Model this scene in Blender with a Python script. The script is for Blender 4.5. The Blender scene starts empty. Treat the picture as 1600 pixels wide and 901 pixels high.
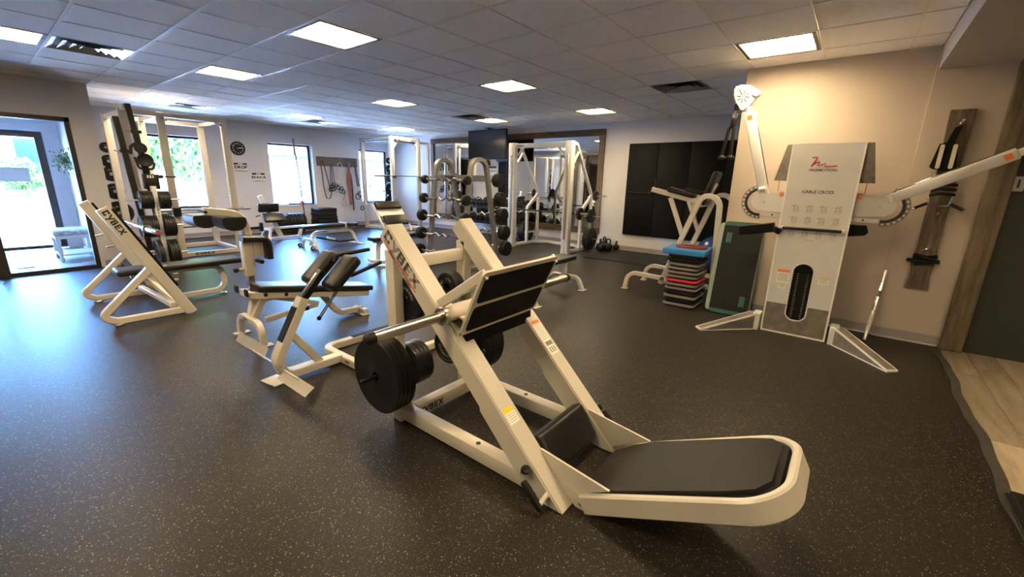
import bpy, bmesh, math, random
from mathutils import Vector, Matrix, Euler
random.seed(7)
SC = bpy.context.scene
COL = SC.collection
PI = math.pi

# ------------------------------------------------------------------ camera
EYE = 1.42
CEIL = 2.593
CAM_RIGHT = Vector((0.623, -0.782, 0.021))
CAM_DOWN = Vector((-0.183, -0.172, -0.968))
CAM_FWD = Vector((0.760, 0.599, -0.250))
cd = bpy.data.cameras.new('camera')
cd.sensor_fit = 'HORIZONTAL'; cd.sensor_width = 36.0; cd.lens = 36.0 * 660.0 / 1600.0
cd.clip_start = 0.05; cd.clip_end = 400
cam = bpy.data.objects.new('camera', cd); COL.objects.link(cam)
f_ = CAM_FWD.normalized(); r_ = (CAM_RIGHT - f_ * CAM_RIGHT.dot(f_)).normalized(); u_ = r_.cross(f_)
cam.matrix_world = Matrix(((r_.x, u_.x, -f_.x, 0), (r_.y, u_.y, -f_.y, 0), (r_.z, u_.z, -f_.z, EYE), (0, 0, 0, 1)))
SC.camera = cam

# ------------------------------------------------------------------ light, exposure
world = bpy.data.worlds.new('sky'); SC.world = world; world.use_nodes = True
wn = world.node_tree; wn.nodes.clear()
sky = wn.nodes.new('ShaderNodeTexSky'); sky.sky_type = 'NISHITA'; sky.sun_disc = False
sky.sun_elevation = math.radians(52); sky.sun_rotation = math.radians(262); sky.air_density = 1.3; sky.dust_density = 0.6; sky.ozone_density = 2.0
bg = wn.nodes.new('ShaderNodeBackground'); bg.inputs[1].default_value = 2.5
wo = wn.nodes.new('ShaderNodeOutputWorld')
wb = wn.nodes.new('ShaderNodeMix'); wb.data_type = 'RGBA'; wb.blend_type = 'MULTIPLY'; wb.inputs['Factor'].default_value = 1.0
wb.inputs['B'].default_value = (0.46, 0.77, 1.24, 1)        # white balance set for the warm lamps: daylight reads cool
wn.links.new(sky.outputs[0], wb.inputs['A']); wn.links.new(wb.outputs['Result'], bg.inputs[0]); wn.links.new(bg.outputs[0], wo.inputs[0])
sd = bpy.data.lights.new('sun', 'SUN'); sd.energy = 22.0; sd.angle = 0.01; sd.color = (0.84, 0.93, 1.0)
sun = bpy.data.objects.new('sun', sd); COL.objects.link(sun); sun.rotation_euler = (math.radians(42), 0, math.radians(82))
PANEL = 9.5                      # radiance of the ceiling light panels
PANEL_COL = (1.0, 0.77, 0.46)
vs = SC.view_settings
vs.view_transform = 'Standard'; vs.look = 'None'; vs.exposure = 2.72; vs.gamma = 1.0; vs.use_curve_mapping = False
SC.cycles.max_bounces = 10; SC.cycles.diffuse_bounces = 7; SC.cycles.glossy_bounces = 4
SC.cycles.transparent_max_bounces = 12; SC.cycles.sample_clamp_indirect = 6.0
SC.cycles.caustics_reflective = False; SC.cycles.caustics_refractive = False

# ------------------------------------------------------------------ materials
def nodes(name):
    m = bpy.data.materials.new(name); m.use_nodes = True
    nt = m.node_tree; b = nt.nodes['Principled BSDF']
    return m, nt, b
def pm(name, col, rough=0.5, metal=0.0, var=0.06, scale=8.0, bump=0.0, bscale=200.0, coat=0.0, spec=None):
    """plain surface with a little procedural variation and optional fine relief"""
    m, nt, b = nodes(name)
    tc = nt.nodes.new('ShaderNodeTexCoord')
    n = nt.nodes.new('ShaderNodeTexNoise'); n.inputs['Scale'].default_value = scale; n.inputs['Detail'].default_value = 3
    nt.links.new(tc.outputs['Object'], n.inputs['Vector'])
    r = nt.nodes.new('ShaderNodeValToRGB')
    r.color_ramp.elements[0].position = 0.3; r.color_ramp.elements[1].position = 0.7
    r.color_ramp.elements[0].color = (*[max(0, c * (1 - var)) for c in col], 1)
    r.color_ramp.elements[1].color = (*[min(1, c * (1 + var)) for c in col], 1)
    nt.links.new(n.outputs['Fac'], r.inputs[0]); nt.links.new(r.outputs[0], b.inputs['Base Color'])
    b.inputs['Roughness'].default_value = rough; b.inputs['Metallic'].default_value = metal
    if coat: b.inputs['Coat Weight'].default_value = coat; b.inputs['Coat Roughness'].default_value = 0.15
    if spec is not None: b.inputs['Specular IOR Level'].default_value = spec
    if bump:
        n2 = nt.nodes.new('ShaderNodeTexNoise'); n2.inputs['Scale'].default_value = bscale; n2.inputs['Detail'].default_value = 2
        nt.links.new(tc.outputs['Object'], n2.inputs['Vector'])
        bp = nt.nodes.new('ShaderNodeBump'); bp.inputs['Strength'].default_value = bump; bp.inputs['Distance'].default_value = 0.002
        nt.links.new(n2.outputs['Fac'], bp.inputs['Height']); nt.links.new(bp.outputs[0], b.inputs['Normal'])
    return m
def wood(name, c1, c2, axis=1, scale=6.0, rough=0.7, stretch=12.0):
    m, nt, b = nodes(name)
    tc = nt.nodes.new('ShaderNodeTexCoord'); mp = nt.nodes.new('ShaderNodeMapping')
    s = [scale * stretch] * 3; s[axis] = scale
    mp.inputs['Scale'].default_value = s
    oi = nt.nodes.new('ShaderNodeObjectInfo')
    mx = nt.nodes.new('ShaderNodeVectorMath'); mx.operation = 'ADD'
    cm = nt.nodes.new('ShaderNodeMath'); cm.operation = 'MULTIPLY'; cm.inputs[1].default_value = 37.0
    nt.links.new(oi.outputs['Random'], cm.inputs[0]); nt.links.new(cm.outputs[0], mx.inputs[1])
    nt.links.new(tc.outputs['Object'], mx.inputs[0]); nt.links.new(mx.outputs[0], mp.inputs[0])
    n = nt.nodes.new('ShaderNodeTexNoise'); n.inputs['Scale'].default_value = 1.0; n.inputs['Detail'].default_value = 6; n.inputs['Roughness'].default_value = 0.65
    nt.links.new(mp.outputs[0], n.inputs['Vector'])
    r = nt.nodes.new('ShaderNodeValToRGB'); r.color_ramp.elements[0].position = 0.32; r.color_ramp.elements[1].position = 0.68
    r.color_ramp.elements[0].color = (*c1, 1); r.color_ramp.elements[1].color = (*c2, 1)
    nt.links.new(n.outputs['Fac'], r.inputs[0])
    hv = nt.nodes.new('ShaderNodeHueSaturation'); rm = nt.nodes.new('ShaderNodeMapRange')
    rm.inputs['To Min'].default_value = 0.75; rm.inputs['To Max'].default_value = 1.2
    nt.links.new(oi.outputs['Random'], rm.inputs['Value']); nt.links.new(rm.outputs[0], hv.inputs['Value'])
    nt.links.new(r.outputs[0], hv.inputs['Color']); nt.links.new(hv.outputs[0], b.inputs['Base Color'])
    b.inputs['Roughness'].default_value = rough
    bp = nt.nodes.new('ShaderNodeBump'); bp.inputs['Strength'].default_value = 0.35; bp.inputs['Distance'].default_value = 0.004
    nt.links.new(n.outputs['Fac'], bp.inputs['Height']); nt.links.new(bp.outputs[0], b.inputs['Normal'])
    return m
def emit(name, col, strength):
    m, nt, b = nodes(name)
    b.inputs['Base Color'].default_value = (*col, 1)
    b.inputs['Emission Color'].default_value = (*col, 1); b.inputs['Emission Strength'].default_value = strength
    return m
def rubber_floor():
    m, nt, b = nodes('rubber_floor')
    tc = nt.nodes.new('ShaderNodeTexCoord')
    big = nt.nodes.new('ShaderNodeTexNoise'); big.inputs['Scale'].default_value = 1.4; big.inputs['Detail'].default_value = 5
    nt.links.new(tc.outputs['Object'], big.inputs['Vector'])
    rb = nt.nodes.new('ShaderNodeValToRGB')
    rb.color_ramp.elements[0].color = (0.0155, 0.013, 0.0105, 1); rb.color_ramp.elements[1].color = (0.0215, 0.018, 0.0145, 1)
    nt.links.new(big.outputs['Fac'], rb.inputs[0])
    col = rb.outputs[0]
    for i, (sc, th, c) in enumerate(((170.0, 0.13, (0.125, 0.103, 0.07)), (115.0, 0.10, (0.185, 0.155, 0.108)), (240.0, 0.18, (0.10, 0.085, 0.06)))):
        vo = nt.nodes.new('ShaderNodeTexVoronoi'); vo.inputs['Scale'].default_value = sc
        mp = nt.nodes.new('ShaderNodeMapping'); mp.inputs['Location'].default_value = (i * 3.1, i * 1.7, 0); mp.inputs['Rotation'].default_value = (0, 0, i * 0.7)
        nt.links.new(tc.outputs['Object'], mp.inputs[0]); nt.links.new(mp.outputs[0], vo.inputs['Vector'])
        # a fleck where the cell is one of a few and the point is near its seed
        sep = nt.nodes.new('ShaderNodeSeparateColor'); nt.links.new(vo.outputs['Color'], sep.inputs[0])
        a = nt.nodes.new('ShaderNodeMath'); a.operation = 'LESS_THAN'; a.inputs[1].default_value = th
        nt.links.new(sep.outputs[0], a.inputs[0])
        d = nt.nodes.new('ShaderNodeMath'); d.operation = 'LESS_THAN'; d.inputs[1].default_value = 0.34
        nt.links.new(vo.outputs['Distance'], d.inputs[0])
        e = nt.nodes.new('ShaderNodeMath'); e.operation = 'MULTIPLY'
        nt.links.new(a.outputs[0], e.inputs[0]); nt.links.new(d.outputs[0], e.inputs[1])
        mx = nt.nodes.new('ShaderNodeMix'); mx.data_type = 'RGBA'
        nt.links.new(e.outputs[0], mx.inputs['Factor']); nt.links.new(col, mx.inputs['A']); mx.inputs['B'].default_value = (*c, 1)
        col = mx.outputs['Result']
    nt.links.new(col, b.inputs['Base Color'])
    b.inputs['Roughness'].default_value = 0.40; b.inputs['Specular IOR Level'].default_value = 0.16
    n2 = nt.nodes.new('ShaderNodeTexNoise'); n2.inputs['Scale'].default_value = 260; n2.inputs['Detail'].default_value = 2
    nt.links.new(tc.outputs['Object'], n2.inputs['Vector'])
    bp = nt.nodes.new('ShaderNodeBump'); bp.inputs['Strength'].default_value = 0.25; bp.inputs['Distance'].default_value = 0.0015
    nt.links.new(n2.outputs['Fac'], bp.inputs['Height']); nt.links.new(bp.outputs[0], b.inputs['Normal'])
    return m
def glass(name, tint=(1, 1, 1), gloss=0.06):
    m = bpy.data.materials.new(name); m.use_nodes = True; nt = m.node_tree; nt.nodes.clear()
    o = nt.nodes.new('ShaderNodeOutputMaterial'); t = nt.nodes.new('ShaderNodeBsdfTransparent'); g = nt.nodes.new('ShaderNodeBsdfGlossy')
    fr = nt.nodes.new('ShaderNodeFresnel'); fr.inputs[0].default_value = 1.45
    t.inputs[0].default_value = (*tint, 1); g.inputs['Roughness'].default_value = 0.01
    mx = nt.nodes.new('ShaderNodeMixShader')
    nt.links.new(fr.outputs[0], mx.inputs[0]); nt.links.new(t.outputs[0], mx.inputs[1]); nt.links.new(g.outputs[0], mx.inputs[2]); nt.links.new(mx.outputs[0], o.inputs[0])
    return m
def leaf(name, c1, c2):
    m, nt, b = nodes(name)
    n = nt.nodes.new('ShaderNodeTexNoise'); n.inputs['Scale'].default_value = 2.5
    tc = nt.nodes.new('ShaderNodeTexCoord'); nt.links.new(tc.outputs['Object'], n.inputs['Vector'])
    r = nt.nodes.new('ShaderNodeValToRGB'); r.color_ramp.elements[0].position = .35; r.color_ramp.elements[1].position = .65
    r.color_ramp.elements[0].color = (*c1, 1); r.color_ramp.elements[1].color = (*c2, 1)
    nt.links.new(n.outputs['Fac'], r.inputs[0]); nt.links.new(r.outputs[0], b.inputs['Base Color'])
    b.inputs['Roughness'].default_value = 0.6
    return m
M = {}
M['white'] = pm('cream_powder_coat', (0.55, 0.51, 0.43), 0.32, var=0.02, bump=0.05, bscale=300)
M['white2'] = pm('white_powder_coat', (0.62, 0.62, 0.595), 0.35, var=0.02)
M['ltgrey'] = pm('light_grey_plastic', (0.62, 0.60, 0.56), 0.42, var=0.03)
M['grey'] = pm('grey_steel_paint', (0.19, 0.185, 0.17), 0.38, metal=0.3, var=0.08)
M['black'] = pm('black_vinyl', (0.010, 0.010, 0.010), 0.38, var=0.2, bump=0.10, bscale=500, spec=0.3)
M['leather'] = pm('black_leather', (0.012, 0.011, 0.010), 0.36, var=0.2, scale=4, bump=0.2, bscale=350, spec=0.35)
M['mat'] = pm('black_foam_mat', (0.006, 0.006, 0.006), 0.6, var=0.1, spec=0.15)
M['rubber'] = pm('black_rubber', (0.010, 0.010, 0.0095), 0.5, var=0.15, bump=0.1, bscale=300, spec=0.22)
M['iron'] = pm('black_cast_iron', (0.011, 0.011, 0.011), 0.42, var=0.2, bump=0.25, bscale=150, spec=0.3)
M['satin'] = pm('satin_black_plate', (0.007, 0.007, 0.007), 0.34, var=0.15, spec=0.3)
M['blacksteel'] = pm('black_painted_steel', (0.012, 0.011, 0.010), 0.4, var=0.1, spec=0.3)
M['chrome'] = pm('chrome', (0.72, 0.70, 0.67), 0.16, metal=1.0, var=0.06, scale=30)
M['steel'] = pm('worn_steel', (0.50, 0.46, 0.40), 0.28, metal=1.0, var=0.15, scale=20)
M['brushed'] = pm('brushed_grey_panel', (0.23, 0.20, 0.165), 0.38, metal=0.35, var=0.22, scale=14, bump=0.15, bscale=60)
M['red'] = pm('red_print', (0.55, 0.02, 0.02), 0.5)
M['orange'] = pm('orange_print', (0.80, 0.22, 0.05), 0.5)
M['yellow'] = pm('yellow_print', (0.72, 0.58, 0.04), 0.5)
M['paper'] = pm('white_label', (0.78, 0.76, 0.70), 0.5, var=0.02)
M['ink'] = pm('black_ink', (0.02, 0.02, 0.02), 0.5)
M['greyink'] = pm('grey_print', (0.22, 0.19, 0.16), 0.5)
M['silverink'] = pm('silver_print', (0.45, 0.44, 0.42), 0.5)
M['wall'] = pm('painted_wall_grey', (0.62, 0.61, 0.635), 0.6, var=0.015, scale=2)
M['wall_lamplit'] = pm('wall_paint_lamplit', (0.50, 0.42, 0.345), 0.6, var=0.015, scale=2)  # same paint as the grey walls, warm lamp light put into the colour
M['soffit'] = pm('painted_soffit', (0.40, 0.37, 0.33), 0.7, var=0.02)
M['base'] = pm('vinyl_baseboard', (0.30, 0.275, 0.27), 0.5, var=0.03)
M['basetoe'] = pm('vinyl_toe', (0.55, 0.50, 0.46), 0.5, var=0.03)
M['tile'] = pm('ceiling_tile', (0.86, 0.84, 0.81), 0.9, var=0.04, scale=40, bump=0.5, bscale=120)
M['tee'] = pm('ceiling_tee_white', (0.78, 0.76, 0.73), 0.5, var=0.02)
M['lampframe'] = pm('lamp_frame_dark', (0.05, 0.045, 0.04), 0.5)
M['lens'] = emit('lamp_diffuser', PANEL_COL, PANEL)
M['alu'] = pm('aluminium_vent', (0.62, 0.62, 0.62), 0.3, metal=0.9, var=0.05)
M['floor'] = rubber_floor()
M['edge'] = pm('rubber_edge_strip', (0.05, 0.045, 0.04), 0.5, var=0.2)
M['plank'] = wood('vinyl_oak_plank', (0.25, 0.195, 0.13), (0.45, 0.365, 0.26), axis=0, scale=2.2, rough=0.4, stretch=7)
M['plankgrey'] = wood('grey_plank', (0.26, 0.24, 0.22), (0.42, 0.40, 0.38), axis=0, scale=2.2, rough=0.45, stretch=7)
M['barn'] = wood('weathered_barnwood', (0.06, 0.044, 0.028), (0.19, 0.148, 0.10), axis=2, scale=4, stretch=9, rough=0.8)
M['barnY'] = wood('brown_barnwood', (0.040, 0.022, 0.012), (0.15, 0.088, 0.05), axis=1, scale=3, stretch=10, rough=0.8)
M['barnG'] = wood('grey_barnwood', (0.11, 0.095, 0.08), (0.27, 0.24, 0.21), axis=0, scale=4, stretch=9, rough=0.85)
M['barnZ'] = wood('trim_barnwood', (0.085, 0.06, 0.036), (0.22, 0.165, 0.105), axis=2, scale=2.5, stretch=10, rough=0.7)
M['doorgreen'] = pm('dark_green_door', (0.026, 0.029, 0.022), 0.5, var=0.05)
M['darkframe'] = pm('dark_bronze_frame', (0.018, 0.016, 0.015), 0.35)
M['mirror'] = pm('mirror_silver', (0.86, 0.88, 0.87), 0.0, metal=1.0, var=0.0)
M['screen'] = pm('tv_screen', (0.014, 0.016, 0.02), 0.12, var=0.0, spec=0.6)
M['glass'] = glass('window_glass')
M['blue'] = pm('blue_foam', (0.03, 0.20, 0.48), 0.6, var=0.05)
M['brick'] = pm('red_brown_board', (0.20, 0.035, 0.025), 0.5, var=0.1)
M['redstep'] = pm('red_plastic', (0.62, 0.03, 0.06), 0.4, var=0.03)
M['greystep'] = pm('grey_plastic', (0.22, 0.20, 0.175), 0.45, var=0.04)
M['green'] = pm('green_plastic', (0.022, 0.095, 0.072), 0.4, var=0.05)
M['paleside'] = pm('pale_green_plastic', (0.30, 0.37, 0.32), 0.4, var=0.05)
M['ball'] = pm('blue_vinyl_ball', (0.025, 0.06, 0.20), 0.22, var=0.05)
M['tanleather'] = pm('tan_leather', (0.36, 0.12, 0.06), 0.5, var=0.15)
M['rope'] = pm('cream_strap', (0.62, 0.58, 0.45), 0.7, var=0.1)
M['bandgrey'] = pm('grey_band', (0.10, 0.10, 0.10), 0.6)
M['fabric'] = pm('patterned_cushion', (0.45, 0.43, 0.40), 0.8, var=0.45, scale=28)
M['concrete'] = pm('sunlit_concrete', (0.55, 0.54, 0.52), 0.8, var=0.06, scale=1)
M['asphalt'] = pm('asphalt', (0.22, 0.22, 0.23), 0.9, var=0.1, scale=3)
M['grass'] = leaf('grass', (0.02, 0.045, 0.012), (0.04, 0.075, 0.02))
M['leaves'] = leaf('tree_leaves', (0.03, 0.085, 0.008), (0.13, 0.24, 0.035))
M['bark'] = pm('bark', (0.09, 0.065, 0.045), 0.9, var=0.3)
M['siding'] = pm('house_siding', (0.055, 0.045, 0.036), 0.8)
M['roof'] = pm('shingle_roof', (0.03, 0.025, 0.022), 0.9, var=0.2)
M['houseglass'] = pm('house_window', (0.02, 0.03, 0.035), 0.1)
M['carpaint'] = pm('car_paint', (0.06, 0.10, 0.13), 0.25, coat=0.5, var=0.02)
M['outwall'] = pm('exterior_block', (0.50, 0.48, 0.45), 0.8)

# ------------------------------------------------------------------ mesh builder
def fillet(pts, r, seg=6):
    pts = [Vector(p) for p in pts]
    if r <= 0 or len(pts) < 3: return pts
    out = [pts[0]]
    for i in range(1, len(pts) - 1):
        a, b, c = pts[i - 1], pts[i], pts[i + 1]
        u = (a - b); v = (c - b); lu, lv = u.length, v.length; u.normalize(); v.normalize()
        ang = u.angle(v)
        if ang > PI - 0.02: out.append(b); continue
        t = min(r / math.tan(ang / 2), lu * 0.49, lv * 0.49); rr = t * math.tan(ang / 2)
        cen = b + (u + v).normalized() * (rr / math.sin(ang / 2))
        p0 = b + u * t; p1 = b + v * t; a0 = p0 - cen; a1 = p1 - cen
        tot = a0.angle(a1); ax = a0.cross(a1).normalized()
        for k in range(seg + 1):
            out.append(cen + Matrix.Rotation(tot * k / seg, 3, ax) @ a0)
    out.append(pts[-1])
    return out
_TX = {}
def glyphs(body, bold=0.02):
    if (body, bold) in _TX: return _TX[(body, bold)]
    if body == 'CYBEX':                                   # heavy angular block letters built from strokes
        vs, fs = [], []
        def st(x0, y0, x1, y1, t=.19):
            d = Vector((x1 - x0, y1 - y0, 0)).normalized(); n = Vector((-d.y, d.x, 0)) * t / 2
            a = Vector((x0, y0, 0)); c = Vector((x1, y1, 0)); i = len(vs)
            vs.extend([a - n, c - n, c + n, a + n]); fs.append((i, i + 1, i + 2, i + 3))
        h, w, p = .36, .26, .66; cx = [-1.32 + p * k for k in range(5)]
        c = cx[0]; st(c - w, h - .09, c + w, h - .09); st(c - w + .09, -h, c - w + .09, h); st(c - w, -h + .09, c + w, -h + .09); st(c + w - .07, h, c + w - .07, h - .26, .14); st(c + w - .07, -h, c + w - .07, -h + .26, .14)
        c = cx[1]; st(c - w - .02, h, c + .04, -.12, .18); st(c + w + .04, h, c - .06, -h - .16, .18)
        c = cx[2]; st(c - w + .09, -h, c - w + .09, h); st(c - w, h - .08, c + w - .04, h - .08, .16); st(c - w, 0, c + w, 0, .16); st(c - w, -h + .08, c + w, -h + .08, .16); st(c + w - .11, .0, c + w - .11, h - .03, .17); st(c + w - .08, -h + .02, c + w - .08, 0, .18)
        c = cx[3]; st(c - w + .09, -h, c - w + .09, h); st(c - w, h - .08, c + w, h - .08, .16); st(c - w, 0, c + w - .06, 0, .15); st(c - w, -h + .08, c + w, -h + .08, .16)
        c = cx[4]; st(c - w, -h, c + w, h, .19); st(c - w, h, c + w, -h, .19)
        _TX[(body, bold)] = (vs, fs); return vs, fs
    cu = bpy.data.curves.new('glyphs', 'FONT'); cu.body = body; cu.size = 1.0; cu.align_x = 'CENTER'; cu.align_y = 'CENTER'; cu.resolution_u = 2; cu.offset = bold
    ob = bpy.data.objects.new('glyphs', cu); COL.objects.link(ob)
    dg = bpy.context.evaluated_depsgraph_get(); me = bpy.data.meshes.new_from_object(ob.evaluated_get(dg))
    r = ([v.co.copy() for v in me.vertices], [tuple(p.vertices) for p in me.polygons])
    bpy.data.objects.remove(ob); bpy.data.curves.remove(cu); bpy.data.meshes.remove(me)
    _TX[(body, bold)] = r
    return r
ROOTM = {}
class MB:
    def __init__(s): s.bm = bmesh.new()
    def raw(s, vs, fs):
        v = [s.bm.verts.new(p) for p in vs]
        for f in fs:
            try: s.bm.faces.new([v[i] for i in f])
            except ValueError: pass
        return s
    def box(s, c, size, R=None, bev=0.0, seg=1):
        m = Matrix.Translation(Vector(c)) @ (R.to_4x4() if R is not None else Matrix.Identity(4)) @ Matrix.Diagonal((*size, 1))
        r = bmesh.ops.create_cube(s.bm, size=1.0, matrix=m)
        if bev > 0:
            es = list({e for v in r['verts'] for e in v.link_edges})
            bmesh.ops.bevel(s.bm, geom=es, offset=min(bev, min(size) * 0.49), segments=seg, affect='EDGES', profile=0.5)
        return s
    def b2(s, lo, hi, bev=0.0, seg=1):
        lo = Vector(lo); hi = Vector(hi)
        return s.box((lo + hi) / 2, tuple(abs(x) for x in (hi - lo)), None, bev, seg)
    def beam(s, p0, p1, w, h, up=(0, 0, 1), bev=0.004, seg=1):
        p0 = Vector(p0); p1 = Vector(p1); x = (p1 - p0); L = x.length; x.normalize()
        u = Vector(up); y = u.cross(x)
        if y.length < 1e-4: y = Vector((0, 1, 0)).cross(x)
        y.normalize(); z = x.cross(y)
        R = Matrix((x, y, z)).transposed()
        return s.box((p0 + p1) / 2, (L, w, h), R, bev, seg)
    def sweep(s, pts, prof, n=None, close=False):
        N = len(pts); K = len(prof); rings = []
        for i, p in enumerate(pts):
            if close: t = (pts[(i + 1) % N] - pts[i - 1])
            else: t = (pts[min(i + 1, N - 1)] - pts[max(i - 1, 0)])
            t.normalize()
            if n is not None: a = Vector(n); b = t.cross(a); b.normalize(); a = b.cross(t)
            else:
                if i == 0:
                    a = t.orthogonal().normalized()
                else:
                    a = prev - t * prev.dot(t); a.normalize()
                b = t.cross(a); prev = a
            rings.append([s.bm.verts.new(p + a * u + b * v) for u, v in prof])
        for i in range(N - (0 if close else 1)):
            A, B = rings[i], rings[(i + 1) % N]
            for k in range(K):
                s.bm.faces.new((A[k], A[(k + 1) % K], B[(k + 1) % K], B[k]))
        if not close:
            s.bm.faces.new(rings[0][::-1]); s.bm.faces.new(rings[-1])
        return s
    def path(s, pts, w, h, n, fil=0.0, seg=6, c=0.006, close=False):
        """rectangular tube: w along the constant normal n, h in the plane of the path"""
        a, b = w / 2, h / 2; c = min(c, a * 0.5, b * 0.5)
        prof = [(-a + c, -b), (a - c, -b), (a, -b + c), (a, b - c), (a - c, b), (-a + c, b), (-a, b - c), (-a, -b + c)]
        return s.sweep(fillet(pts, fil, seg), prof, n, close)
    def tube(s, pts, r, fil=0.0, seg=5, k=10, close=False):
        prof = [(r * math.cos(2 * PI * i / k), r * math.sin(2 * PI * i / k)) for i in range(k)]
        return s.sweep(fillet(pts, fil, seg), prof, None, close)
    def lathe(s, prof, p, axis, k=24):
        """profile of (radius, height along axis), revolved about axis through p"""
        z = Vector(axis).normalized(); x = z.orthogonal().normalized(); y = z.cross(x); p = Vector(p)
        rings = []
        for r, h in prof:
            if r < 1e-6: rings.append([s.bm.verts.new(p + z * h)] * k)
            else: rings.append([s.bm.verts.new(p + z * h + x * (r * math.cos(2 * PI * i / k)) + y * (r * math.sin(2 * PI * i / k))) for i in range(k)])
        for A, B in zip(rings, rings[1:]):
            for i in range(k):
                q = []
                for v in (A[i], A[(i + 1) % k], B[(i + 1) % k], B[i]):
                    if v not in q: q.append(v)
                if len(q) >= 3:
                    try: s.bm.faces.new(q)
                    except ValueError: pass
        return s
    def cyl(s, p0, p1, r, k=16, c=0.0):
        p0 = Vector(p0); p1 = Vector(p1); L = (p1 - p0).length
        pr = [(0, 0), (r - c, 0), (r, c), (r, L - c), (r - c, L), (0, L)] if c else [(0, 0), (r, 0), (r, L), (0, L)]
        return s.lathe(pr, p0, p1 - p0, k)
    def prism(s, poly, o, x, y, th):
        """polygon in the (x, y) plane at o, extruded by th along x cross y"""
        o = Vector(o); x = Vector(x); y = Vector(y); n = x.cross(y).normalized() * th
        lo = [s.bm.verts.new(o + x * a + y * b) for a, b in poly]
        hi = [s.bm.verts.new(o + x * a + y * b + n) for a, b in poly]
        s.bm.faces.new(lo[::-1]); s.bm.faces.new(hi)
        K = len(poly)
        for i in range(K): s.bm.faces.new((lo[i], lo[(i + 1) % K], hi[(i + 1) % K], hi[i]))
        return s
    def text(s, body, o, x, y, size, stretch=1.0, bold=0.02):
        vs, fs = glyphs(body, bold); o = Vector(o); x = Vector(x).normalized(); y = Vector(y).normalized()
        return s.raw([o + x * (v.x * size * stretch) + y * (v.y * size) for v in vs], fs)
    def build(s, name, mat, parent=None, world=True, loc=None, smooth=40):
        if s.bm.faces: bmesh.ops.recalc_face_normals(s.bm, faces=s.bm.faces[:])
        me = bpy.data.meshes.new(name); s.bm.to_mesh(me); s.bm.free()
        if world and parent is not None and parent.name in ROOTM: me.transform(ROOTM[parent.name].inverted())
        if loc is not None: me.transform(Matrix.Translation(-Vector(loc)))
        if smooth:
            me.polygons.foreach_set('use_smooth', [True] * len(me.polygons)); me.set_sharp_from_angle(angle=math.radians(smooth))
        me.materials.append(M[mat] if isinstance(mat, str) else mat)
        o = bpy.data.objects.new(name, me); COL.objects.link(o)
        if loc is not None: o.location = loc
        if parent is not None:
            o.parent = parent
            if parent.name in ROOTM: ROOTM[o.name] = ROOTM[parent.name]
        return o
def rrect(w, h, r, k=4):
    out = []
    for cx, cy, a0 in ((w/2 - r, h/2 - r, 0), (-w/2 + r, h/2 - r, 90), (-w/2 + r, -h/2 + r, 180), (w/2 - r, -h/2 + r, 270)):
        for i in range(k + 1):
            a = math.radians(a0 + 90 * i / k); out.append((cx + r * math.cos(a), cy + r * math.sin(a)))
    return out
def rotY(a): return Matrix.Rotation(a, 3, 'Y')
def rotX(a): return Matrix.Rotation(a, 3, 'X')
def rotZ(a): return Matrix.Rotation(a, 3, 'Z')
def thing(name, label, cat, loc=(0, 0, 0), rz=0.0, group=None):
    o = bpy.data.objects.new(name, None); COL.objects.link(o); o.empty_display_size = 0.1
    o.location = loc; o.rotation_euler = (0, 0, rz)
    ROOTM[o.name] = Matrix.Translation(Vector(loc)) @ Matrix.Rotation(rz, 4, 'Z')
    return tag(o, label, cat, group)
def tag(o, label, cat, group=None):
    o['label'] = label; o['category'] = cat
    if group: o['group'] = group
    return o
def struct(o, label=None):
    o['kind'] = 'structure'
    if label: o['label'] = label
    return o
def dup(root, loc, rz=None, label=None, group=None, rot=None):
    def cp(o, par):
        c = o.copy(); COL.objects.link(c); c.parent = par
        for ch in list(o.children): cp(ch, c)
        return c
    r = cp(root, None); r.location = loc
    if rz is not None: r.rotation_euler = (0, 0, rz)
    if rot is not None: r.rotation_euler = rot
    if label: r['label'] = label
    if group: r['group'] = group
    return r
def inst(name, me, loc, rot=(0, 0, 0), parent=None, scale=None):
    o = bpy.data.objects.new(name, me); COL.objects.link(o); o.location = loc; o.rotation_euler = rot
    if scale: o.scale = scale
    if parent is not None: o.parent = parent
    return o
# ================================================================== the setting
XR, YB = 8.5, 11.5            # right (mirror) wall and back (window) wall
XT = 5.37                     # nearer warm wall behind the cable machine
b = MB(); b.b2((-4, -0.82, -0.1), (XR, 8.78, 0)); b.b2((1.28, 8.78, -0.1), (XR, YB, 0))
fl = struct(b.build('floor', 'floor', smooth=0), 'black speckled rubber gym floor')
# wood-look planks beside the rubber
fw = bpy.data.objects.new('floor', None); COL.objects.link(fw); struct(fw, 'brown wood-look plank floor beside the rubber edge')
pw, y0 = 0.18, -0.835
meshes = {}
for row in range(8):
    x = -1.0 - random.random() * 1.2
    while x < 5.6:
        L = 1.22
        if 'p' not in meshes:
            bb = MB(); bb.box((0, 0, -0.01), (L - 0.003, pw - 0.003, 0.012), None, 0.0015); o = bb.build('plank', 'plank', fw, world=False, smooth=0); meshes['p'] = o.data
            o.location = (x + L / 2, y0 - pw * (row + 0.5), -0.004)
        else: inst('plank', meshes['p'], (x + L / 2, y0 - pw * (row + 0.5), -0.004), parent=fw)
        x += L
b = MB(); b.b2((-4, -4.2, -0.12), (5.6, -0.82, -0.022)); sb = b.build('subfloor', 'edge', fw, smooth=0)
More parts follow.
